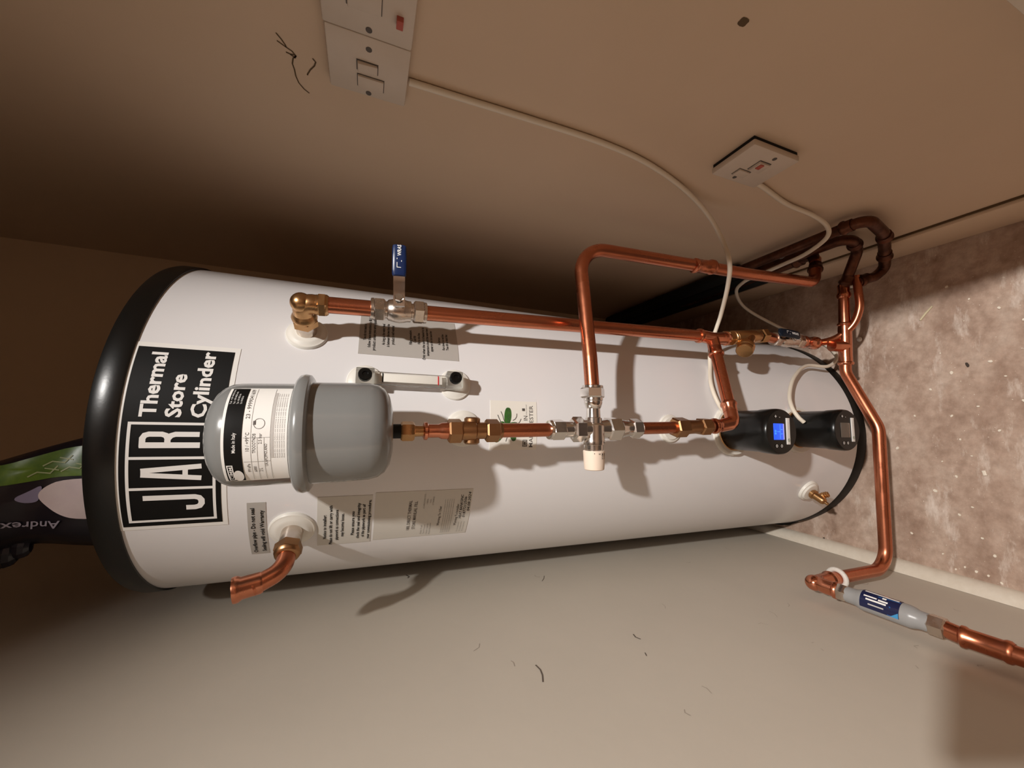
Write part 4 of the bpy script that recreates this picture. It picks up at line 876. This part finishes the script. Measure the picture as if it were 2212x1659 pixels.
def dens(pts, k=3):
    out = []
    for _ in range(2):                                  # round the corners off
        pts = [q for a_, b_ in zip(pts, pts[1:] + pts[:1]) for q in ((a_[0]*.75 + b_[0]*.25, a_[1]*.75 + b_[1]*.25), (a_[0]*.25 + b_[0]*.75, a_[1]*.25 + b_[1]*.75))]
    for a_, b_ in zip(pts, pts[1:] + pts[:1]):
        for i in range(k): out.append((a_[0] + (b_[0]-a_[0])*i/k, a_[1] + (b_[1]-a_[1])*i/k))
    return out
gb = patch(dens([(-.050, 1.515), (-.052, 1.575), (-.066, 1.610), (-.080, 1.645), (-.086, 1.70), (-.108, 1.70), (-.106, 1.645), (-.100, 1.612), (-.094, 1.585), (-.093, 1.515)]), .0012, 'green_band', 'pack_green', pk)
pw = patch(dens([(-.096, 1.515), (-.098, 1.582), (-.108, 1.600), (-.120, 1.606), (-.132, 1.597), (-.145, 1.580), (-.153, 1.560), (-.155, 1.515)]), .0018, 'white_petal', 'pack_white', pk)
patch(dens([(-.104, 1.601), (-.113, 1.613), (-.122, 1.628), (-.129, 1.618), (-.128, 1.604), (-.120, 1.603)]), .0016, 'lilac_petal', 'pack_lilac', pk)
mb = MB(); mb.text(lambda s, t, h: pf(-.157 - t, 1.577 + s, h), 'Andrex', 0, -.0035, .0105, .060, .01, hh=.0022); obj('lettering', mb, 'pack_pale_text', pk)
mb = MB()
for k, (x0, z0) in enumerate(((-.066, 1.578), (-.080, 1.590), (-.074, 1.560))):
    mb.ribbon(pf, [(x0, z0), (x0 - .010, z0 + .006), (x0 - .008, z0 + .018), (x0 - .014, z0 + .026)], .0016, .0020, sub=.003); mb.ribbon(pf, [(x0 - .006, z0 - .002), (x0 - .003, z0 + .012)], .0014, .0020, sub=.003)
obj('green_lettering', mb, 'pack_green_text', gb)
mb = MB()
for (x, y, z), r in (((-.194, .752, 1.632), .016), ((-.204, .756, 1.648), .018), ((-.214, .760, 1.662), .014), ((-.196, .756, 1.668), .02)): mb.ball((x, y, z), r, 1.0, .55, .7, 9, 6)
obj('loose_wrap', mb, 'pack_navy', pk, ang=20)

# ------------------------------------------------------------------ litter on the floor
def chip(nm, label, cat, x, y, lx, ly, rz, mt, grp='litter on the floor'):
    mb = MB(); c, s_ = math.cos(rz), math.sin(rz); n_ = 7; pts = []
    for i in range(n_):
        a = 2*math.pi*i/n_; r = random.uniform(.75, 1.1); pts.append((lx*r*math.cos(a), ly*r*math.sin(a)))
    vs3 = [(x + c*a - s_*b, y + s_*a + c*b, z) for z in (.0002, .0024) for a, b in pts]
    mb.add(vs3, [list(range(n_))[::-1], list(range(n_, 2*n_))] + [[i, (i+1) % n_, (i+1) % n_ + n_, i + n_] for i in range(n_)], True)
    return obj(nm, mb, mt, None, label, cat, grp)
mb = MB().box((-.087, .399, .0022), (.0050, .001, 0), (-.0006, .0026, 0), (0, 0, .0018), .0004)
obj('white_chip', mb, 'chip', None, 'small white rectangular chip lying out on the floor', 'chip', 'litter on the floor')
obj('straw', MB().tube([(.280, .457, .002), (.266, .469, .002), (.252, .479, .002)], [.0018, .0024, .0020], 8), 'straw', None, 'short yellow straw on the floor by the pipe shadow', 'straw', 'litter on the floor')
chip('dark_chip', 'dark splinter lying on the open floor', 'chip', .139, .411, .007, .0025, .3, 'dark_chip')
chip('dark_chip', 'small dark crumb under the left bead', 'chip', -.306, .705, .003, .002, .1, 'dark_chip')
spots = [(.142, .378), (.124, .435), (-.047, .535), (-.136, .475), (-.054, .415), (.219, .331), (.001, .374), (.317, .432), (-.287, .438), (-.290, .422), (-.292, .406), (-.300, .389),
         (-.296, .452), (.25, .36), (.19, .33), (.05, .40), (.03, .44), (-.02, .43), (-.10, .44), (-.18, .44), (-.22, .41), (-.25, .395), (.09, .47), (.03, .50), (-.16, .42), (.17, .45), (.28, .40), (-.07, .46), (-.27, .47), (-.24, .52), (.11, .36), (.06, .34)]
for i, (x, y) in enumerate(spots):
    r = random.uniform(.0012, .0026) if i > 3 else .003
    chip('paint_flake', 'tiny pale paint flake on the brown floor', 'paint flake', x, y, r*1.4, r, random.uniform(0, 3), 'chip', 'pale paint flakes on the floor')
obj('grey_blob', MB().ball((.2290, .596, .005), .0060, 1.1, .9, .8, 12, 8), 'silicone', None, 'glossy pale blob on the floor beside the low tee', 'blob', 'litter on the floor')
tb = smooth([(-.296, .835, .008), (-.293, .812, .010), (-.288, .790, .008), (-.276, .768, .006)], 5)
obj('torn_strip', MB().tube(tb, [.005]*6 + [.004]*5 + [.002]*5, 8), 'dark_gap', None, 'torn black strip sticking out under the left of the cylinder base', 'strip', 'litter on the floor')

# ------------------------------------------------------------------ outside the doorway: hall lamp, and the phone that took the picture
lm = thing('ceiling_lamp', 'white downlight can on the hall ceiling', 'lamp', (LAMP.x, LAMP.y, CEIL))
obj('canister', MB().lathe((LAMP.x, LAMP.y, CEIL), (0, 0, -1), [(0, .055), (.012, .055), (.014, .045), (.135, .045), (.137, .041), (.128, .036), (.128, .002)], 32), 'lamp_white', lm)
ph = thing('phone', 'smartphone held in the doorway', 'phone', (0, 0, CAM_Z - .14))
pc_ = Vector((0, 0, CAM_Z)) - F_AX*.009 - U_AX*.021 + V_AX*.058
obj('body', MB().box(pc_, U_AX*.037, V_AX*.080, F_AX*.0045, .003), 'black_plastic', ph)
obj('screen', MB().box(pc_ - F_AX*.0047, U_AX*.034, V_AX*.076, F_AX*.0004), 'phone_glass', ph)
